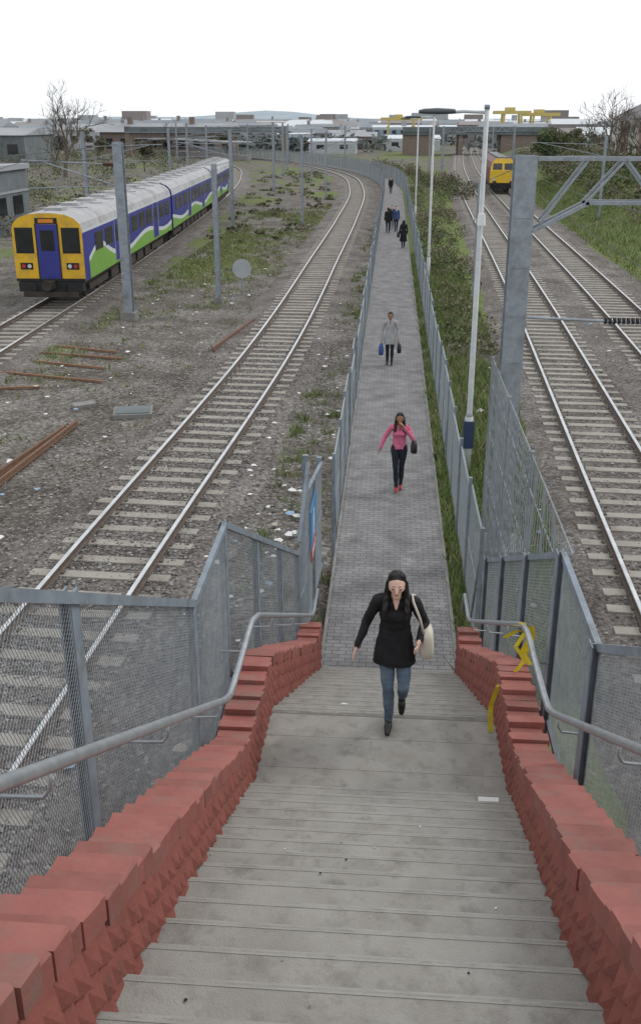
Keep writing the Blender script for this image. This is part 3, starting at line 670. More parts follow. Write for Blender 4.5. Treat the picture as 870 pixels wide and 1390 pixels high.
def gantry(y,x0,x1):
    global mb
    mb=MB(); hmast(mb,x0,y,6.6,.3); hmast(mb,x1,y,6.6,.3); lattice(x0,x1,y,5.9,6.5,8); mb.build('lattice_catenary_gantry')
gantry(140,6.8,16.5); gantry(165,-31,-8)
mast(3.6,41,4.9,.2,5.8,4.3,False)
mast(4.8,135,6.4,.24,9.2); mast(15.5,75,6.2,.2,10.4,4.6); mast(17.5,180,6.2,.22,14,4.6)
mb=MB(); wm=M('copper_wire',(.08,.08,.08),(.05,.05,.05),3,.6)
def wires(f,y0,y1,span,zc,r):
    y=y0
    while y<y1:
        ye=y+span; A=[];B=[]
        for k in range(7):
            q=y+span*k/6; s_=4*(k/6)*(1-k/6); A.append((float(f(min(q,299))),q,zc+1.15-.6*s_)); B.append((float(f(min(q,299)))+.15*math.cos(q*.1),q,zc))
            if 0<k<6: mb.ptube([A[-1],B[-1]],r*.7,wm,3,cap=False)
        mb.ptube(A,r,wm,4,cap=False); mb.ptube(B,r,wm,4,cap=False); y=ye
wires(tr2,3,250,33.2,4.7,.011); wires(main,72,250,28,4.6,.011); wires(r1,15.2-60,190,60,4.5,.01); wires(r2,15.2-60,190,60,4.5,.01)
mb.ptube([(-10.1,36.2,6.4),(-9,0,6.3)],.01,wm,4); mb.ptube([(-10.1,36.2,6.4),(-11.3,69,6.6),(-13,108,6.9)],.012,wm,4)
mb.ptube([(-7.2,39.7,5.5),(-6.6,72,5.9),(-6.6,98,6.2)],.012,wm,4); mb.ptube([(-10.1,36.2,6.3),(-19.5,62,6.5)],.012,wm,4); mb.ptube([(-10.1,36.2,5.9),(-30,24,5.5)],.012,wm,4)
mb.ptube([(bx,by,6.6),(3.6,41,4.8)],.008,wm,4)
mb.build('overhead_wires')
mb=MB(); sx,sy=-6.5,41.8; mb.ptube([(sx,sy,0),(sx,sy,1.55)],.035,galv,8)
mb.ptube([(sx,sy-.05,1.15),(sx,sy-.035,1.15)],.42,M('sign_back',(.42,.45,.47),(.36,.39,.41),3,.6),28); mb.build('round_trackside_sign')
lampm=M('lamp_housing',(.06,.07,.08),(.09,.1,.11),3,.4); polem=M('lamp_pole_paint',(.5,.52,.53),(.42,.44,.45),4,.5); cabm=M('cabinet_blue',(.03,.05,.1),(.04,.06,.12),3,.5)
def lamp(x,y,cam=False):
    root=empty('street_lamp',(x,y,0)); mb=MB()
    mb.ptube([(0,0,0),(0,0,1.3)],[.085,.085],polem,12); mb.ptube([(0,0,1.3),(0,0,1.38),(0,0,7.42)],[.085,.06,.045],polem,12); mb.ptube([(0,0,7.36),(-.45,0,7.38),(-.7,0,7.36)],.03,polem,8)
    mb.ptube([(0,0,7.42),(0,0,7.5)],.055,galv,10); mb.build('pole',root,smooth=True)
    mb=MB(); prof=[(-.6,.045,.05),(-.68,.1,.06),(-.95,.13,.075),(-1.2,.11,.06),(-1.3,.05,.035)]
    vs=[];
    for (a,wd,hh) in prof:
        for j in range(8):
            t=j/8*2*math.pi; vs.append((a,wd*math.cos(t),7.37+hh*math.sin(t)*(1 if math.sin(t)>0 else .6)))
    mb.add(vs,[(i*8+j,i*8+(j+1)%8,(i+1)*8+(j+1)%8,(i+1)*8+j) for i in range(4) for j in range(8)]+[tuple(range(8)),tuple(range(39,31,-1))],lampm); mb.build('luminaire',root,smooth=True)
    if cam:
        mb=MB(); mb.ptube([(0,0,5.35),(-.16,-.02,5.38)],.02,polem,6); mb.ptube([(-.0,-.16,5.28),(-.0,-.16,5.5)],[.09,.07],wht,10); mb.ptube([(0,-.1,5.5),(0,.02,5.52)],.025,polem,6); mb.box((0,0,.9),(.22,.22,.6),cabm); mb.build('cctv_camera',root)
lamp(1.76,19.6,True); lamp(1.75,45); lamp(1.75,74)

# ------------------------------------------------------------------ train
TP=M('train_blue',(.035,.042,.25),(.03,.033,.21),.6,.35,spec=.5); TG=M('train_green',(.19,.38,.07),(.17,.34,.07),.6,.35,spec=.5); TW=M('train_white',(.58,.6,.62),(.52,.54,.55),.6,.4); TY=M('train_yellow',(.76,.45,.02),(.68,.4,.02),1,.4,spec=.5,c3=(.5,.31,.05),scale3=2)
TR=M('train_roof',(.42,.42,.43),(.33,.33,.34),1.2,.75,c3=(.24,.23,.22),scale3=.8); TU=M('train_underframe',(.04,.035,.03),(.07,.06,.05),2,.9); TO=M('train_orange',(.7,.25,.03),(.65,.22,.03),2,.5)
def coach(parent,loc,rz,L,cab,seed):
    root=empty('coach'); root.parent=parent; root.location=loc; root.rotation_euler[2]=rz
    mb=MB(); HW=1.4; n=int(L/.4); ysn=[L*i/n for i in range(n+1)]
    def wave(y): 
        a=1.38+.2*math.sin(y*.62+seed)+ (.5*math.exp(-((y-2.6)/1.6)**2) if cab else 0); return a
    for sx in(-1,1):
        for a,b_ in zip(ysn[:-1],ysn[1:]):
            la=[.95,wave(a),wave(a)+.2,2.84,2.95]; lb_=[.95,wave(b_),wave(b_)+.2,2.84,2.95]
            for k,mm in enumerate([TG,TW,TP,TW]):
                if cab and b_<1.0 and k<2: mm=TP
                p=[(sx*HW,a,la[k]),(sx*HW,b_,lb_[k]),(sx*HW,b_,lb_[k+1]),(sx*HW,a,la[k+1])]
                mb.add(p,[(0,1,2,3) if sx>0 else (3,2,1,0)],mm)
    rp=[(1.4,2.95),(1.33,3.2),(1.1,3.42),(.75,3.55),(.3,3.6),(0,3.61)]; rp=rp+[(-x,z) for x,z in rp[-2::-1]]
    k=len(rp); mb.add([(x,y,z) for y in(0,L) for x,z in rp],[(i,i+1,k+i+1,k+i) for i in range(k-1)],TR)
    out=[(1.4,.95)]+rp+[(-1.4,.95)]
    mb.add([(x,0,z) for x,z in out],[tuple(range(len(out)))],TY if cab else TP); mb.add([(x,L,z) for x,z in out],[tuple(range(len(out)))[::-1]],TP)
    mb.build('body',root)
    mb=MB()
    y=1.9 if cab else 1.2
    while y<L-1.6:
        dr=(abs(y-L*.3)<.9) or (abs(y-L*.7)<.9)
        for sx in(-1,1):
            x0,x1=(sx*1.401,sx*1.412)
            x0,x1=min(x0,x1),max(x0,x1)
            xa,xb=min(sx*1.413,sx*1.418),max(sx*1.413,sx*1.418)
            if dr:
                mb.b2(x0,x1,y-.1,y+1.3,1.05,2.85,TP)
                for q in (.08,.72): mb.b2(xa,xb,y+q,y+q+.42,1.9,2.6,glass)
                mb.b2(xa,xb,y+.58,y+.62,1.05,2.85,dark); mb.b2(xa,xb,y-.14,y-.1,1.05,2.85,TW); mb.b2(xa,xb,y+1.3,y+1.34,1.05,2.85,TW)
            else:
                mb.b2(x0,x1,y,y+1.3,1.92,2.66,TU); mb.b2(xa,xb,y+.05,y+1.25,1.97,2.4,glass); mb.b2(xa,xb,y+.05,y+1.25,2.44,2.62,glass)
        y+=1.78
    mb.build('windows_and_doors',root)
    mb=MB()
    for y in np.arange(1.5,L-1,2.4):
        mb.box((0,y,3.66),(.7,.9,.12),TR)
        mb.box((.0,y+1.2,3.6),(2.0,.03,.05),TR)
    mb.b2(-1.2,1.2,.3,L-.3,.75,.95,TU)
    for c in(3.2,L-3.2):
        for q in(-1.1,1.1):
            for sx in(-.75,.75): mb.ptube([(sx-.06,c+q,.42),(sx+.06,c+q,.42)],.42,TU,16)
        for sx in(-1.05,1.05): mb.box((sx,c,.5),(.12,3.2,.28),TU)
    for c in np.arange(6,L-6,1.9): mb.box((.7,c,.55),(.9,1.4,.5),TU); mb.box((-.7,c,.55),(.9,1.4,.5),TU)
    mb.box((0,L+.2,2),(1.1,.4,2.0),dark)
    mb.build('roof_vents_and_underframe',root)
    if cab:
        mb=MB(); 
        for cx in(-.93,.93):
            mb.b2(cx-.36,cx+.36,-.012,-.002,2.05,3.05,dark); mb.b2(cx-.3,cx+.3,-.02,-.013,2.12,2.98,glass)
            mb.b2(cx-.1,cx+.12,-.035,-.021,2.1,2.14,dark)
            mb.b2(cx-.25,cx+.25,-.02,-.002,1.42,1.68,dark)
            for q in(-.12,.12): mb.ptube([(cx+q,-.04,1.55),(cx+q,-.02,1.55)],.08,TW if q*cx<0 else red,12)
        mb.b2(-.42,.42,-.03,-.002,1.0,3.18,TP); mb.b2(-.27,.27,-.04,-.031,2.15,2.95,glass); mb.b2(-.46,-.421,-.04,-.002,1.0,3.2,dark); mb.b2(.421,.46,-.04,-.002,1.0,3.2,dark)
        mb.b2(-.44,.44,-.03,-.002,3.2,3.42,dark); mb.b2(-.3,.3,-.036,-.031,3.24,3.38,TO)
        mb.b2(-1.39,1.39,-.04,-.002,.95,1.06,dark); mb.b2(-1.3,1.3,-.1,.3,.55,.93,dark); mb.b2(-.2,.2,-.55,.0,.72,1.0,TU); mb.ptube([(0,-.65,.86),(0,-.5,.86)],.2,TU,10)
        mb.b2(-1.1,1.1,-.25,-.1,.35,.55,TU)
        for q in(-.6,.6): mb.ptube([(q,-.14,.9),(q,-.18,.6),(q*.9,-.16,.4)],.03,dark,6)
        mb.build('cab_front',root)
    return root
train=empty('commuter_train',(0,0,.222)); y=37.6
for i,L in enumerate((19.8,19.8,19.8)):
    x0=float(tr2(y)); x1=float(tr2(y+L)); a=math.atan2(-(x1-x0),L)
    coach(train,(x0,y,0),a,L,i==0,i*2.1); y+=L+.5
LM=M('loco_maroon',(.17,.05,.045),(.14,.045,.04),1,.5); LY=M('loco_yellow',(.76,.49,.04),(.68,.44,.04),1,.4)
y=104; x=float(r2(y)); loco=empty('diesel_locomotive',(x,y,.222),math.atan2(-(float(r2(y+10))-x),10))
mb=MB(); 
prof=[(-1.3,1.0),(1.3,1.0),(1.3,2.4),(1.18,3.0),(.7,3.4),(-.7,3.4),(-1.18,3.0),(-1.3,2.4)]
k=len(prof); mb.add([(x_,yy_,z_) for yy_ in(.25,21) for x_,z_ in prof],[(i,(i+1)%k,k+(i+1)%k,k+i) for i in range(k)]+[tuple(range(k,2*k))],LM)
mb.b2(-.68,.68,1.5,20,3.403,3.43,TU)
for i in range(6): mb.b2(-.5,.5,2.2+3*i,3.8+3*i,3.431,3.5,rgrey)
mb.hexa([(-1.3,-.15,1),(1.3,-.15,1),(1.3,.25,1),(-1.3,.25,1),(-1.3,-.15,2.2),(1.3,-.15,2.2),(1.3,.25,2.2),(-1.3,.25,2.2)],LY)
mb.add([(-1.3,-.15,2.2),(1.3,-.15,2.2),(1.18,.12,3.0),(-1.18,.12,3.0)],[(0,1,2,3)],LY); mb.add([(-1.18,.12,3.0),(1.18,.12,3.0),(.7,.25,3.4),(-.7,.25,3.4)],[(0,1,2,3)],LY)
mb.add([(-1.3,-.15,2.2),(-1.18,.12,3.0),(-1.3,.25,2.2)],[(0,1,2)],LY); mb.add([(1.3,-.15,2.2),(1.18,.12,3.0),(1.3,.25,2.2)],[(0,2,1)],LY)
for a,b_ in((-1.08,-.12),(.12,1.08)): mb.add([(a,-.13,2.3),(b_,-.13,2.3),(b_*.95,.075,2.92),(a*.95,.075,2.92)],[(0,1,2,3)],glass)
for q in(-.95,.95): mb.ptube([(q,-.2,1.35),(q,-.15,1.35)],.14,TW,12)
mb.b2(-1.25,1.25,-.3,.6,.45,.98,dark)
for q in(-.85,.85): mb.ptube([(q,-.7,1.02),(q,-.62,1.02),(q,-.3,1.02)],[.22,.22,.1],TU,10)
mb.b2(-1.2,1.2,.6,20,.6,.99,TU)
for c in(3.5,17):
    for q in(-1.9,0,1.9):
        for sx in(-.75,.75): mb.ptube([(sx-.06,c+q,.5),(sx+.06,c+q,.5)],.5,TU,14)
mb.build('body_and_cab',loco)

# ------------------------------------------------------------------ debris
mb=MB()
def lyingrail(a,b): mb.beam((*a,.03),(*b,.05),.07,.1,rust); mb.beam((*a,-.02),(*b,.0),.14,.03,rust)
lyingrail((-8.3,16.6),(-7.85,22.5)); lyingrail((-8.55,17.6),(-8.0,22.1)); lyingrail((-5.9,31),(-5.2,36)); mb.build('scrap_rails')
tim=M('old_timber',(.2,.11,.07),(.27,.15,.09),5,.9)
mb=MB()
for (xa,ya,xb,yb) in((-12.0,27.6,-8.4,26.6),(-11.3,29.0,-8.8,28.2),(-11.5,30.2,-8.6,29.5),(-11.3,31.2,-9.0,30.4),(-12,25.5,-10,25.9),(-2.3,33,-2.8,37),(-10.8,24.3,-12.0,26.0)):
    mb.beam((xa,ya,.0),(xb,yb,.015),.07,.06,tim)
mb.build('scattered_timber')
mb=MB(); mb.box((-6.65,23.5,.03),(1.0,.8,.12),kerbm,rz=.2); mb.box((-6.65,23.5,.1),(.85,.65,.03),bgrey,rz=.2); mb.box((-8.2,24.2,.0),(.6,.35,.1),kerbm,rz=.6); mb.build('concrete_cable_pit_cover')
mb=MB(); lm=[white,M('litter_blue',(.2,.35,.5),(.3,.4,.5),4,.6),M('litter_tan',(.45,.4,.32),(.4,.35,.3),4,.8),yellowtape]
def scrap(x,y,z,s,mat):
    k=6; a0=random.uniform(0,6.28); vs=[(x+s*random.uniform(.5,1)*math.cos(a0+i*6.28/k),y+s*random.uniform(.5,1)*math.sin(a0+i*6.28/k),z+random.uniform(.0,.35)*s) for i in range(k)]+[(x,y,z+s*random.uniform(.2,.6))]
    mb.add(vs,[(i,(i+1)%k,k) for i in range(k)],mat)
for i in range(300):
    u=random.random()
    if u<.35: y=random.uniform(12,40); x=random.uniform(-3.2,-1.2)
    elif u<.7: y=random.uniform(13,50); x=random.uniform(-11,-5.8)
    elif u<.85: y=random.uniform(12,40); x=random.uniform(1.4,3.6)
    else: y=random.uniform(10,40); x=float(r1(y))+random.uniform(1,2.6)
    scrap(x,y,.02,random.choice([.03,.05,.07,.1])*random.uniform(.7,1.3),random.choices(lm,[.75,.1,.14,.01])[0])
for i in range(16): scrap(random.uniform(-2.2,-1.3),random.uniform(14.5,18.5),.03,random.uniform(.06,.12),white)
scrap(-1.5,16.9,.12,.2,yellowtape); scrap(-3.6,9.0,.1,.14,lm[1]); scrap(-2.4,9.5,0.02,.16,lm[2])
for i in range(70):
    y=random.uniform(1.5,7.3); x=random.uniform(-.9,.9); z=LZ+.004 if y>YL0 else LZ+RI*(int((YL0-y)/GO)+1)+.004
    scrap(x,y,z,random.uniform(.004,.010),random.choice([white,lm[2],dark,kerbm,dark]))
for i in range(7): scrap(.93+.06*random.random(),7.6+i*.4,FL(7.6+i*.4)-.1,.05,white)
scrap(-.35,7.9,LZ-.31,.06,white)
mb.build('litter')
mb=MB(); px,py=.85,5.95; z=LZ+RI+.008
mb.add([(px-.085,py-.10,z+.05),(px+.07,py-.11,z+.06),(px+.085,py+.10,z+.012),(px-.07,py+.11,z+.004),(px,py,z+.015)],[(0,1,4),(1,2,4),(2,3,4),(3,0,4)],white); mb.build('paper_sheet')
mb=MB()
def rib(pts,w):
    for a,b_ in zip(pts[:-1],pts[1:]):
        a=Vector(a);b_=Vector(b_); o=Vector((w,random.uniform(-.01,.01),random.uniform(-.01,.01)))
        mb.add([a,b_,b_+o,a+o],[(0,1,2,3)],yellowtape)
rx=1.26; rz_=FL(7.6)+.95
rib([(rx-.12,7.5,rz_+.05),(rx-.05,7.45,rz_+.07),(rx+.03,7.5,rz_+.04),(rx+.05,7.52,rz_-.1),(rx+.0,7.5,rz_-.25)],.06)
rib([(rx-.02,7.4,rz_+.04),(rx-.1,7.35,rz_-.08),(rx-.02,7.32,rz_-.2),(rx-.1,7.3,rz_-.32),(rx-.18,7.25,rz_-.36),(rx-.25,7.2,rz_-.40),(rx-.30,7.2,rz_-.6),(rx-.29,7.15,rz_-.86)],.04)
rib([(rx-.04,7.55,rz_+.05),(rx+.03,7.5,rz_-.1),(rx-.03,7.48,rz_-.22),(rx+.04,7.45,rz_-.33)],.06)
rib([(rx-.2,7.4,rz_-.02),(rx-.1,7.4,rz_+.05),(rx+.06,7.42,rz_+.02)],.05)
mb.build('yellow_barrier_tape')

# ------------------------------------------------------------------ people
def capsule(p1,r1_,p2,r2_,fy=1.0,flat=False,n=16,c=3):
    S=np.array([1,fy,1]); a=np.array(p1)/S; b_=np.array(p2)/S; d=b_-a; L=np.linalg.norm(d)
    if L<1e-5: d=np.array([0,0,1.]); L=1e-5
    d=d/L; u=np.cross(d,[0,1,.01] if abs(d[1])<.9 else [1,0,0]); u/=np.linalg.norm(u); w=np.cross(d,u); rings=[]
    if flat: rings=[(a,r1_),(b_,r2_)]
    else:
        for i in range(1,c+1):
            t=math.pi/2*(i/(c+.0)); rings.append((a-d*r1_*math.cos(t),r1_*math.sin(t)))
        for i in range(c,0,-1):
            t=math.pi/2*(i/(c+.0)); rings.append((b_+d*r2_*math.cos(t),r2_*math.sin(t)))
    vs=[];fs=[]
    if not flat: vs.append(a-d*r1_)
    o=len(vs)
    for q,r in rings:
        for j in range(n):
            t=2*math.pi*j/n; vs.append(q+(u*math.cos(t)+w*math.sin(t))*r)
    k=len(rings)
    for i in range(k-1):
        for j in range(n): fs.append((o+i*n+j,o+i*n+(j+1)%n,o+(i+1)*n+(j+1)%n,o+(i+1)*n+j))
    if flat: fs.append(tuple(range(n))[::-1]); fs.append(tuple(range((k-1)*n,k*n)))
    else:
        vs.append(b_+d*r2_); e=len(vs)-1
        for j in range(n): fs.append((0,o+(j+1)%n,o+j)); fs.append((e,o+(k-1)*n+j,o+(k-1)*n+(j+1)%n))
    return [tuple(np.array(v)*S) for v in vs],fs
skinm=M('skin',(.66,.43,.34),(.6,.38,.3),6,.55); skind=M('skin_brown',(.27,.145,.09),(.23,.12,.075),6,.55); hairm=M('hair_black',(.012,.01,.01),(.025,.02,.018),30,.45)
blackc=M('black_coat',(.012,.012,.014),(.02,.02,.022),8,.85); jean=M('jeans_blue',(.08,.12,.17),(.15,.2,.26),4,.9); jeand=M('jeans_dark',(.015,.018,.028),(.03,.033,.045),6,.9)
pinkc=M('pink_top',(.62,.17,.27),(.52,.12,.21),8,.85); greyc=M('grey_coat',(.36,.36,.37),(.3,.3,.31),6,.9); shoe=M('black_shoe',(.015,.015,.015),(.03,.03,.03),5,.4); eyem=M('eye_dark',(.05,.035,.03),None,5,.3); lipm=M('lips',(.5,.2,.17),None,5,.5)
cream=M('cream_bag',(.62,.57,.48),(.52,.48,.4),5,.6); bagb=M('black_bag',(.015,.015,.018),(.03,.03,.035),5,.45); bagbl=M('blue_bag',(.04,.08,.25),(.05,.1,.28),5,.5); capb=M('blue_jacket',(.05,.09,.2),(.04,.07,.16),5,.9); denim=M('shoe_red',(.4,.03,.04),None,5,.5)
def person(name,loc,scale,J,cl,hair='long',hem=None,vox=.008,rz=0,hemr=.19,extra=None,hipw=1.0):
    pr=[]
    def A(l,p1,r1_,p2,r2_,fy=1.0,flat=False): pr.append((l,p1,r1_,p2,r2_,fy,flat))
    g=lambda k: np.array(J[k],float)
    for s in 'lr':
        A('leg',g('h'+s),.088*hipw,g('k'+s),.056); A('leg',g('k'+s),.056,(g('k'+s)*.62+g('a'+s)*.38)+np.array([0,.012,0]),.053); A('leg',(g('k'+s)*.62+g('a'+s)*.38)+np.array([0,.012,0]),.053,g('a'+s),.04)
        a=g('a'+s); t=g('t'+s)
        hl=a+np.array([0,.035,-.035]); A('shoe',hl,.034,a*.45+t*.55,.036); A('shoe',a*.45+t*.55,.038,t,.027); A('shoe',a,.030,a+np.array([0,0,-.03]),.036)
        A('top',g('s'+s),.058,g('e'+s),.045); A('top',g('e'+s),.046,g('w'+s),.034)
        w=g('w'+s); e=g('e'+s); d=(w-e)/np.linalg.norm(w-e); sgn=1 if s=='r' else -1
        lat=np.cross(d,np.array([sgn,0,0.01])); lat/=np.linalg.norm(lat)
        A('skin',w,.024,w+d*.03,.023)
        for q in(-.022,-.007,.008,.022): A('skin',w+d*.025+lat*q*.6,.016,w+d*.085+lat*q,.0125)
        for q,fl in((-.027,.055),(-.009,.066),(.009,.07),(.027,.062)):
            b0=w+d*.085+lat*q; b1=b0+d*fl*.5+lat*q*.12; b2=b1+(d*.8+np.cross(d,lat)*.45)*fl*.5
            A('skin',b0,.0095,b1,.009); A('skin',b1,.009,b2,.0075)
        tb=w+d*.03+lat*.022; A('skin',tb,.013,tb+d*.03+lat*.028,.011); A('skin',tb+d*.03+lat*.028,.011,tb+d*.062+lat*.034,.009)
    pel=g('p'); ch=g('c'); nk=g('n'); hd=g('hd')
    A('leg',pel+np.array([-.05,0,0]),.115*hipw,pel+np.array([.05,0,0]),.115*hipw,.8)
    A('top',pel+np.array([0,0,.1]),.125,ch,.145,.72); A('top',ch,.148,(ch+nk)/2+np.array([0,0,.0]),.13,.7)
    A('top',g('sl')*.85+nk*.15+np.array([0,0,-.0]),.062,g('sr')*.85+nk*.15,.062,.95); A('top',g('sl')*.4+nk*.6+np.array([0,0,-.01]),.062,g('sr')*.4+nk*.6+np.array([0,0,-.01]),.062,.9)
    if cl.get('bust',1): A('top',ch+np.array([-.065,-.075,.03]),.06,ch+np.array([.065,-.075,.03]),.06)
    if hem: A('top',pel+np.array([0,0,.16]),.14,(pel[0],pel[1]-.01,hem),hemr,.74,True)
    A('neck',nk+np.array([0,0,-.03]),.052,hd+np.array([0,.02,-.07]),.047)
    A('neck',nk+np.array([0,-.070,.0]),.030,nk+np.array([0,-.105,-.06]),.011)
    A('skin',hd+np.array([0,.012,.03]),.075,hd+np.array([0,-.008,.0]),.071,1.12); A('skin',hd+np.array([0,-.022,-.02]),.057,hd+np.array([0,-.05,-.082]),.029)
    A('skin',hd+np.array([0,-.083,.010]),.008,hd+np.array([0,-.100,-.024]),.012)
    for sx in(-1,1):
        A('eye',hd+np.array([sx*.031-.008*sx,-.077,.004]),.0055,hd+np.array([sx*.031+.008*sx,-.073,.004]),.005)
        A('eye',hd+np.array([sx*.018,-.081,.030]),.0022,hd+np.array([sx*.045,-.072,.032]),.002)
        A('skin',hd+np.array([sx*.072,.005,.01]),.016,hd+np.array([sx*.070,.005,-.02]),.011)
    A('lip',hd+np.array([-.016,-.079,-.052]),.006,hd+np.array([.016,-.079,-.052]),.006)
    A('hair',hd+np.array([0,.035,.05]),.082,hd+np.array([0,.045,.0]),.082,1.08)
    A('hair',hd+np.array([-.035,.0,.092]),.032,hd+np.array([-.074,.005,.02]),.018); A('hair',hd+np.array([.035,.0,.092]),.032,hd+np.array([.074,.005,.02]),.018)
    if hair=='long':
        for sx in(-1,1):
            A('hair',hd+np.array([sx*.076,.01,.03]),.021,hd+np.array([sx*.088,.0,-.1]),.027); A('hair',hd+np.array([sx*.088,.0,-.1]),.029,hd+np.array([sx*.095,-.06,-.22]),.026)
            A('hair',hd+np.array([sx*.095,-.06,-.22]),.026,hd+np.array([sx*.09,-.075,-.29]),.012)
        A('hair',hd+np.array([0,.05,0]),.085,hd+np.array([0,.09,-.25]),.07,.8)
    elif hair=='tied': A('hair',hd+np.array([0,.1,.06]),.04,hd+np.array([0,.12,0]),.03)
    if extra: extra(A,J)
    V=[];Fs=[]
    for (l,p1,a_,p2,b_,fy,fl) in pr:
        vs,fs=capsule(p1,a_,p2,b_,fy,fl); o=len(V); V+=vs; Fs+=[tuple(i+o for i in f) for f in fs]
    me=bpy.data.meshes.new('tmp'); me.from_pydata([tuple(v) for v in V],[],Fs); me.update()
    ob=bpy.data.objects.new('tmp',me); bpy.context.collection.objects.link(ob)
    md=ob.modifiers.new('r','REMESH'); md.mode='VOXEL'; md.voxel_size=vox; md.use_smooth_shade=True
    s_=ob.modifiers.new('s','SMOOTH'); s_.factor=.5; s_.iterations=2
    dg=bpy.context.evaluated_depsgraph_get(); nm=bpy.data.meshes.new_from_object(ob.evaluated_get(dg)); bpy.data.objects.remove(ob)
    nV=len(nm.vertices); co=np.empty(nV*3,np.float32); nm.vertices.foreach_get('co',co); co=co.reshape(-1,3).astype(float)
    labels=['leg','shoe','top','skin','neck','eye','lip','hair','bag']; mats=[cl['leg'],cl.get('shoe',shoe),cl['top'],cl['skin'],cl['skin'],eyem,lipm,hairm,cl.get('bag',bagb)]
    def lab(C):
        best=np.full(len(C),9.); li=np.zeros(len(C),int)
        for (l,p1,a_,p2,b_,fy,fl) in pr:
            S=np.array([1,fy,1]); a=np.array(p1)/S; b2=np.array(p2)/S; Q=C/S; d=b2-a; tr=((Q-a)@d)/max(1e-9,d@d); t=np.clip(tr,0,1)
            ds=np.linalg.norm(Q-a-t[:,None]*d,axis=1)-(a_+(b_-a_)*t)
            if fl: ds=ds+np.where(tr>1.02,(tr-1.02)*np.linalg.norm(d)*1.0+.25,0)
            if l in('eye','lip'): ds-=.0012
            if l=='hair': ds-=.002
            m=ds<best; best[m]=ds[m]; li[m]=labels.index(l)
        return li
    lv=lab(co); cloth=(lv==0)|(lv==2)
    fold=np.array([noise.noise(Vector((c[0]*16,c[1]*16,c[2]*9)))+.5*noise.noise(Vector((c[0]*5+3,c[1]*5,c[2]*30))) for c in co])
    nr=np.empty(nV*3,np.float32); nm.vertices.foreach_get('normal',nr); nr=nr.reshape(-1,3)
    co[cloth]+=nr[cloth]*(fold[cloth]*.009)[:,None]
    hr=lv==7; st=np.sin(np.arctan2(co[:,0]-hd[0],co[:,1]-hd[1])*22)*.003; co[hr]+=nr[hr]*st[hr][:,None]
    nm.vertices.foreach_set('co',co.astype(np.float32).ravel())
    nP=len(nm.polygons); ce=np.empty(nP*3,np.float32); nm.polygons.foreach_get('center',ce)
    li=lab(ce.reshape(-1,3).astype(float)); nm.materials.clear()
    for m in mats: nm.materials.append(m)
    nm.polygons.foreach_set('material_index',li.astype(np.int32)); nm.polygons.foreach_set('use_smooth',[True]*nP); nm.update()
    root=empty(name,loc,rz); root.scale=(scale,)*3; o=bpy.data.objects.new('body',nm); bpy.context.collection.objects.link(o); o.parent=root
    return root
def joints(**k):
    J=dict(p=(0,0,.92),c=(0,-.005,1.2),n=(0,.0,1.385),hd=(0,-.02,1.53),sl=(-.165,0,1.34),sr=(.165,0,1.34),el=(-.21,.03,1.07),er=(.21,.03,1.07),wl=(-.22,-.06,.85),wr=(.22,-.06,.85),
    hl=(-.085,0,.88),hr=(.085,0,.88),kl=(-.08,-.05,.49),kr=(.08,.02,.49),al=(-.075,-.08,.085),ar=(.075,.12,.11),tl=(-.08,-.22,.035),tr=(.08,-.01,.03)); J.update(k); return J
def bagmesh(root,c,d,mat,strap=None,nm='handbag'):
    mb=MB(); vs=[]; 
    lev=[(-.5,.75),(-.42,.95),(-.1,1.0),(.3,.85),(.5,.62)]
    for z,sc in lev:
        for j in range(16):
            t=2*math.pi*j/16; cx=math.copysign(abs(math.cos(t))**.6,math.cos(t)); cy=math.copysign(abs(math.sin(t))**.6,math.sin(t))
            vs.append((c[0]+d[0]/2*cx*sc,c[1]+d[1]/2*cy*sc,c[2]+d[2]*z))
    mb.add(vs,[(i*16+j,i*16+(j+1)%16,(i+1)*16+(j+1)%16,(i+1)*16+j) for i in range(len(lev)-1) for j in range(16)]+[tuple(range(16))[::-1],tuple(range(64,80))],mat)
    if strap:
        for s_ in strap: mb.ptube(s_,.012,mat,6)
    mb.build(nm,root,smooth=True)
W1=joints(p=(0,0,.91),c=(0,-.03,1.19),n=(0,-.05,1.37),hd=(0.0,-.095,1.505),sl=(-.16,-.03,1.325),sr=(.165,-.03,1.32),el=(-.255,.04,1.08),wl=(-.335,-.06,.88),er=(.265,.05,1.07),wr=(.215,-.15,1.0),
  hl=(-.08,0,.87),kl=(-.05,-.09,.48),al=(-.035,-.03,.09),tl=(-.045,-.19,.035),hr=(.08,0,.87),kr=(.09,-.13,.50),ar=(.085,.13,.235),tr=(.085,.07,.09))
w=person('woman_in_black_coat',(.12,7.2,LZ),.955,W1,dict(leg=jean,top=blackc,skin=skinm),'long',.70,.006,hemr=.20)
bagmesh(w,(.285,-.03,.93),(.13,.28,.27),cream,[[(.25,-.12,1.05),(.215,-.13,1.2),(.15,-.10,1.355),(.14,-.03,1.385),(.16,.04,1.35),(.24,.09,1.2),(.28,.06,1.05)]],'shoulder_bag')
mb=MB(); mb.ptube([(-.335,-.06,.885),(-.337,-.062,.87)],.036,M('bracelet',(.5,.48,.42),None,5,.3,.8),12); mb.build('bracelet',w)
W2=joints(el=(-.3,.02,1.12),wl=(-.38,-.08,.93),er=(.27,-.06,1.12),wr=(.09,-.14,1.38),hd=(.0,-.03,1.53),kl=(-.06,-.1,.5),al=(-.04,-.14,.1),tl=(-.04,-.29,.05),kr=(.06,.02,.49),ar=(.05,.05,.09),tr=(.05,-.09,.035))
w=person('woman_in_pink_top',(.27,18.4,.045),1.0,W2,dict(leg=jeand,top=pinkc,skin=skind,shoe=denim),'long',.9,.008,hemr=.135)
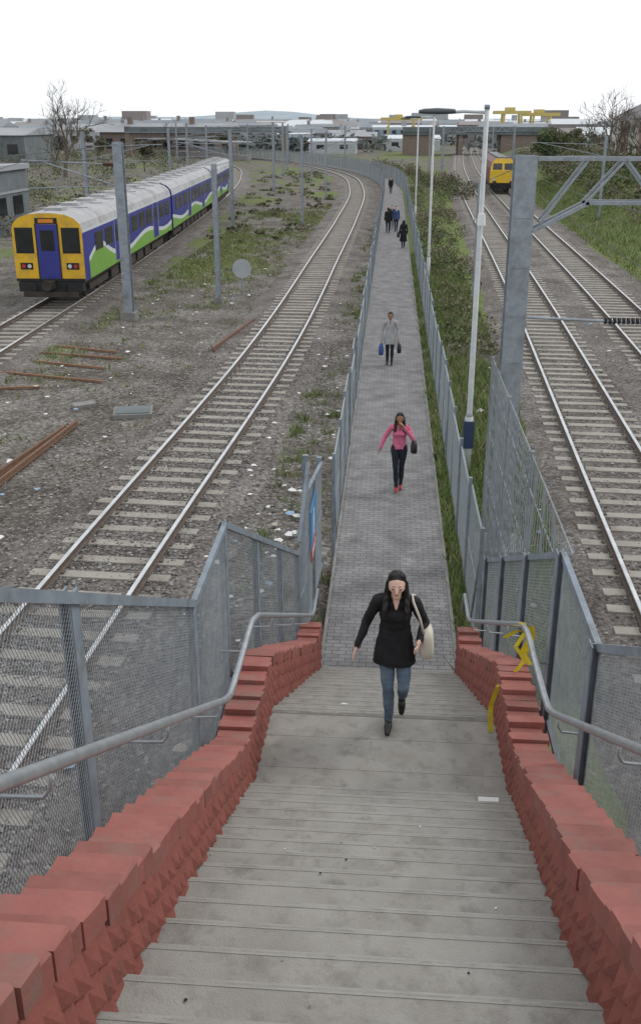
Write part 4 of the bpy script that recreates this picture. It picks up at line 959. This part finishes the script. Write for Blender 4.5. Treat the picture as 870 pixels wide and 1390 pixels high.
bagmesh(w,(.3,-.02,.95),(.14,.3,.24),bagb,[[(.28,-.08,1.05),(.24,-.06,1.25),(.18,0,1.4),(.25,.05,1.2),(.28,.05,1.05)]],'handbag')
W3=joints(kl=(-.07,-.02,.49),al=(-.07,.02,.09),tl=(-.08,-.13,.035),kr=(.07,-.07,.5),ar=(.07,-.06,.09),tr=(.07,-.21,.035),wl=(-.25,-.05,.82),wr=(.25,-.05,.82),el=(-.24,.03,1.07),er=(.24,.03,1.07))
w=person('woman_in_grey_coat',(.04,29.2,.045),1.0,W3,dict(leg=jeand,top=greyc,skin=skind,bust=0),'short',.66,.009,hemr=.21)
bagmesh(w,(-.27,-.07,.5),(.16,.3,.34),bagbl,[[(-.27,-.15,.66),(-.26,-.07,.76),(-.27,0,.66)]],'carrier_bag'); bagmesh(w,(.29,-.07,.54),(.14,.28,.28),bagb,[[(.28,-.15,.66),(.26,-.07,.76),(.28,0,.66)]],'handbag')
person('pedestrian_in_blue_jacket',(.3,67.5,.045),1.04,joints(),dict(leg=jeand,top=capb,skin=skinm,bust=0),'short',.8,.014,rz=.2)
person('pedestrian_in_dark_jacket',(-.25,66.5,.045),1.04,joints(),dict(leg=jeand,top=blackc,skin=skind,bust=0),'short',.82,.014,rz=3.1)
person('pedestrian_in_dark_coat',(-.0,69,.045),1.0,joints(),dict(leg=jean,top=blackc,skin=skinm,bust=0),'short',.6,.014)
w=person('woman_in_long_black_coat',(.72,58.5,.045),1.0,joints(),dict(leg=jeand,top=blackc,skin=skind,bust=0),'long',.4,.013,rz=3.3,hemr=.24)
bagmesh(w,(.32,0,.8),(.16,.3,.3),bagb,[[(.28,-.08,.9),(.2,0,1.38),(.28,.08,.9)]],'handbag')
person('pedestrian_in_dark_coat',(-.2,104,.045),1.04,joints(),dict(leg=jeand,top=blackc,skin=skinm,bust=0),'short',.7,.016)

# ------------------------------------------------------------------ light, world, camera
wd=bpy.data.worlds.new('World'); bpy.context.scene.world=wd; wd.use_nodes=True; n=wd.node_tree.nodes; l=wd.node_tree.links
bg=n['Background']; sk=n.new('ShaderNodeTexSky'); sk.sky_type='NISHITA'; sk.sun_disc=False; sk.sun_elevation=R(42); sk.sun_rotation=R(60); sk.dust_density=3
hs=n.new('ShaderNodeHueSaturation'); hs.inputs['Saturation'].default_value=.35; l.new(sk.outputs[0],hs.inputs['Color'])
mx=n.new('ShaderNodeMix'); mx.data_type='RGBA'; mx.inputs[0].default_value=.85; l.new(hs.outputs[0],mx.inputs[6]); mx.inputs[7].default_value=(11.7,12.1,12.5,1)
l.new(mx.outputs[2],bg.inputs['Color']); bg.inputs['Strength'].default_value=.1
sd=bpy.data.lights.new('sun','SUN'); sd.energy=1.1; sd.angle=R(14); sd.color=(1,.975,.94); so=bpy.data.objects.new('sun',sd); bpy.context.collection.objects.link(so)
el=R(42); az=R(60); dv=Vector((math.sin(az)*math.cos(el),math.cos(az)*math.cos(el),math.sin(el))); so.rotation_euler=dv.to_track_quat('Z','Y').to_euler()
cd=bpy.data.cameras.new('camera'); co_=bpy.data.objects.new('camera',cd); bpy.context.collection.objects.link(co_); bpy.context.scene.camera=co_
cd.sensor_width=36; cd.sensor_fit='AUTO'; cd.lens=1284/1390*36; cd.shift_y=-45/1390; cd.clip_end=12000; cd.clip_start=.05
co_.location=(0,0,7.2); co_.rotation_euler=(R(90-20.7),0,R(4.17))
sc=bpy.context.scene; sc.view_settings.view_transform='Standard'; sc.view_settings.look='None'; sc.view_settings.exposure=0
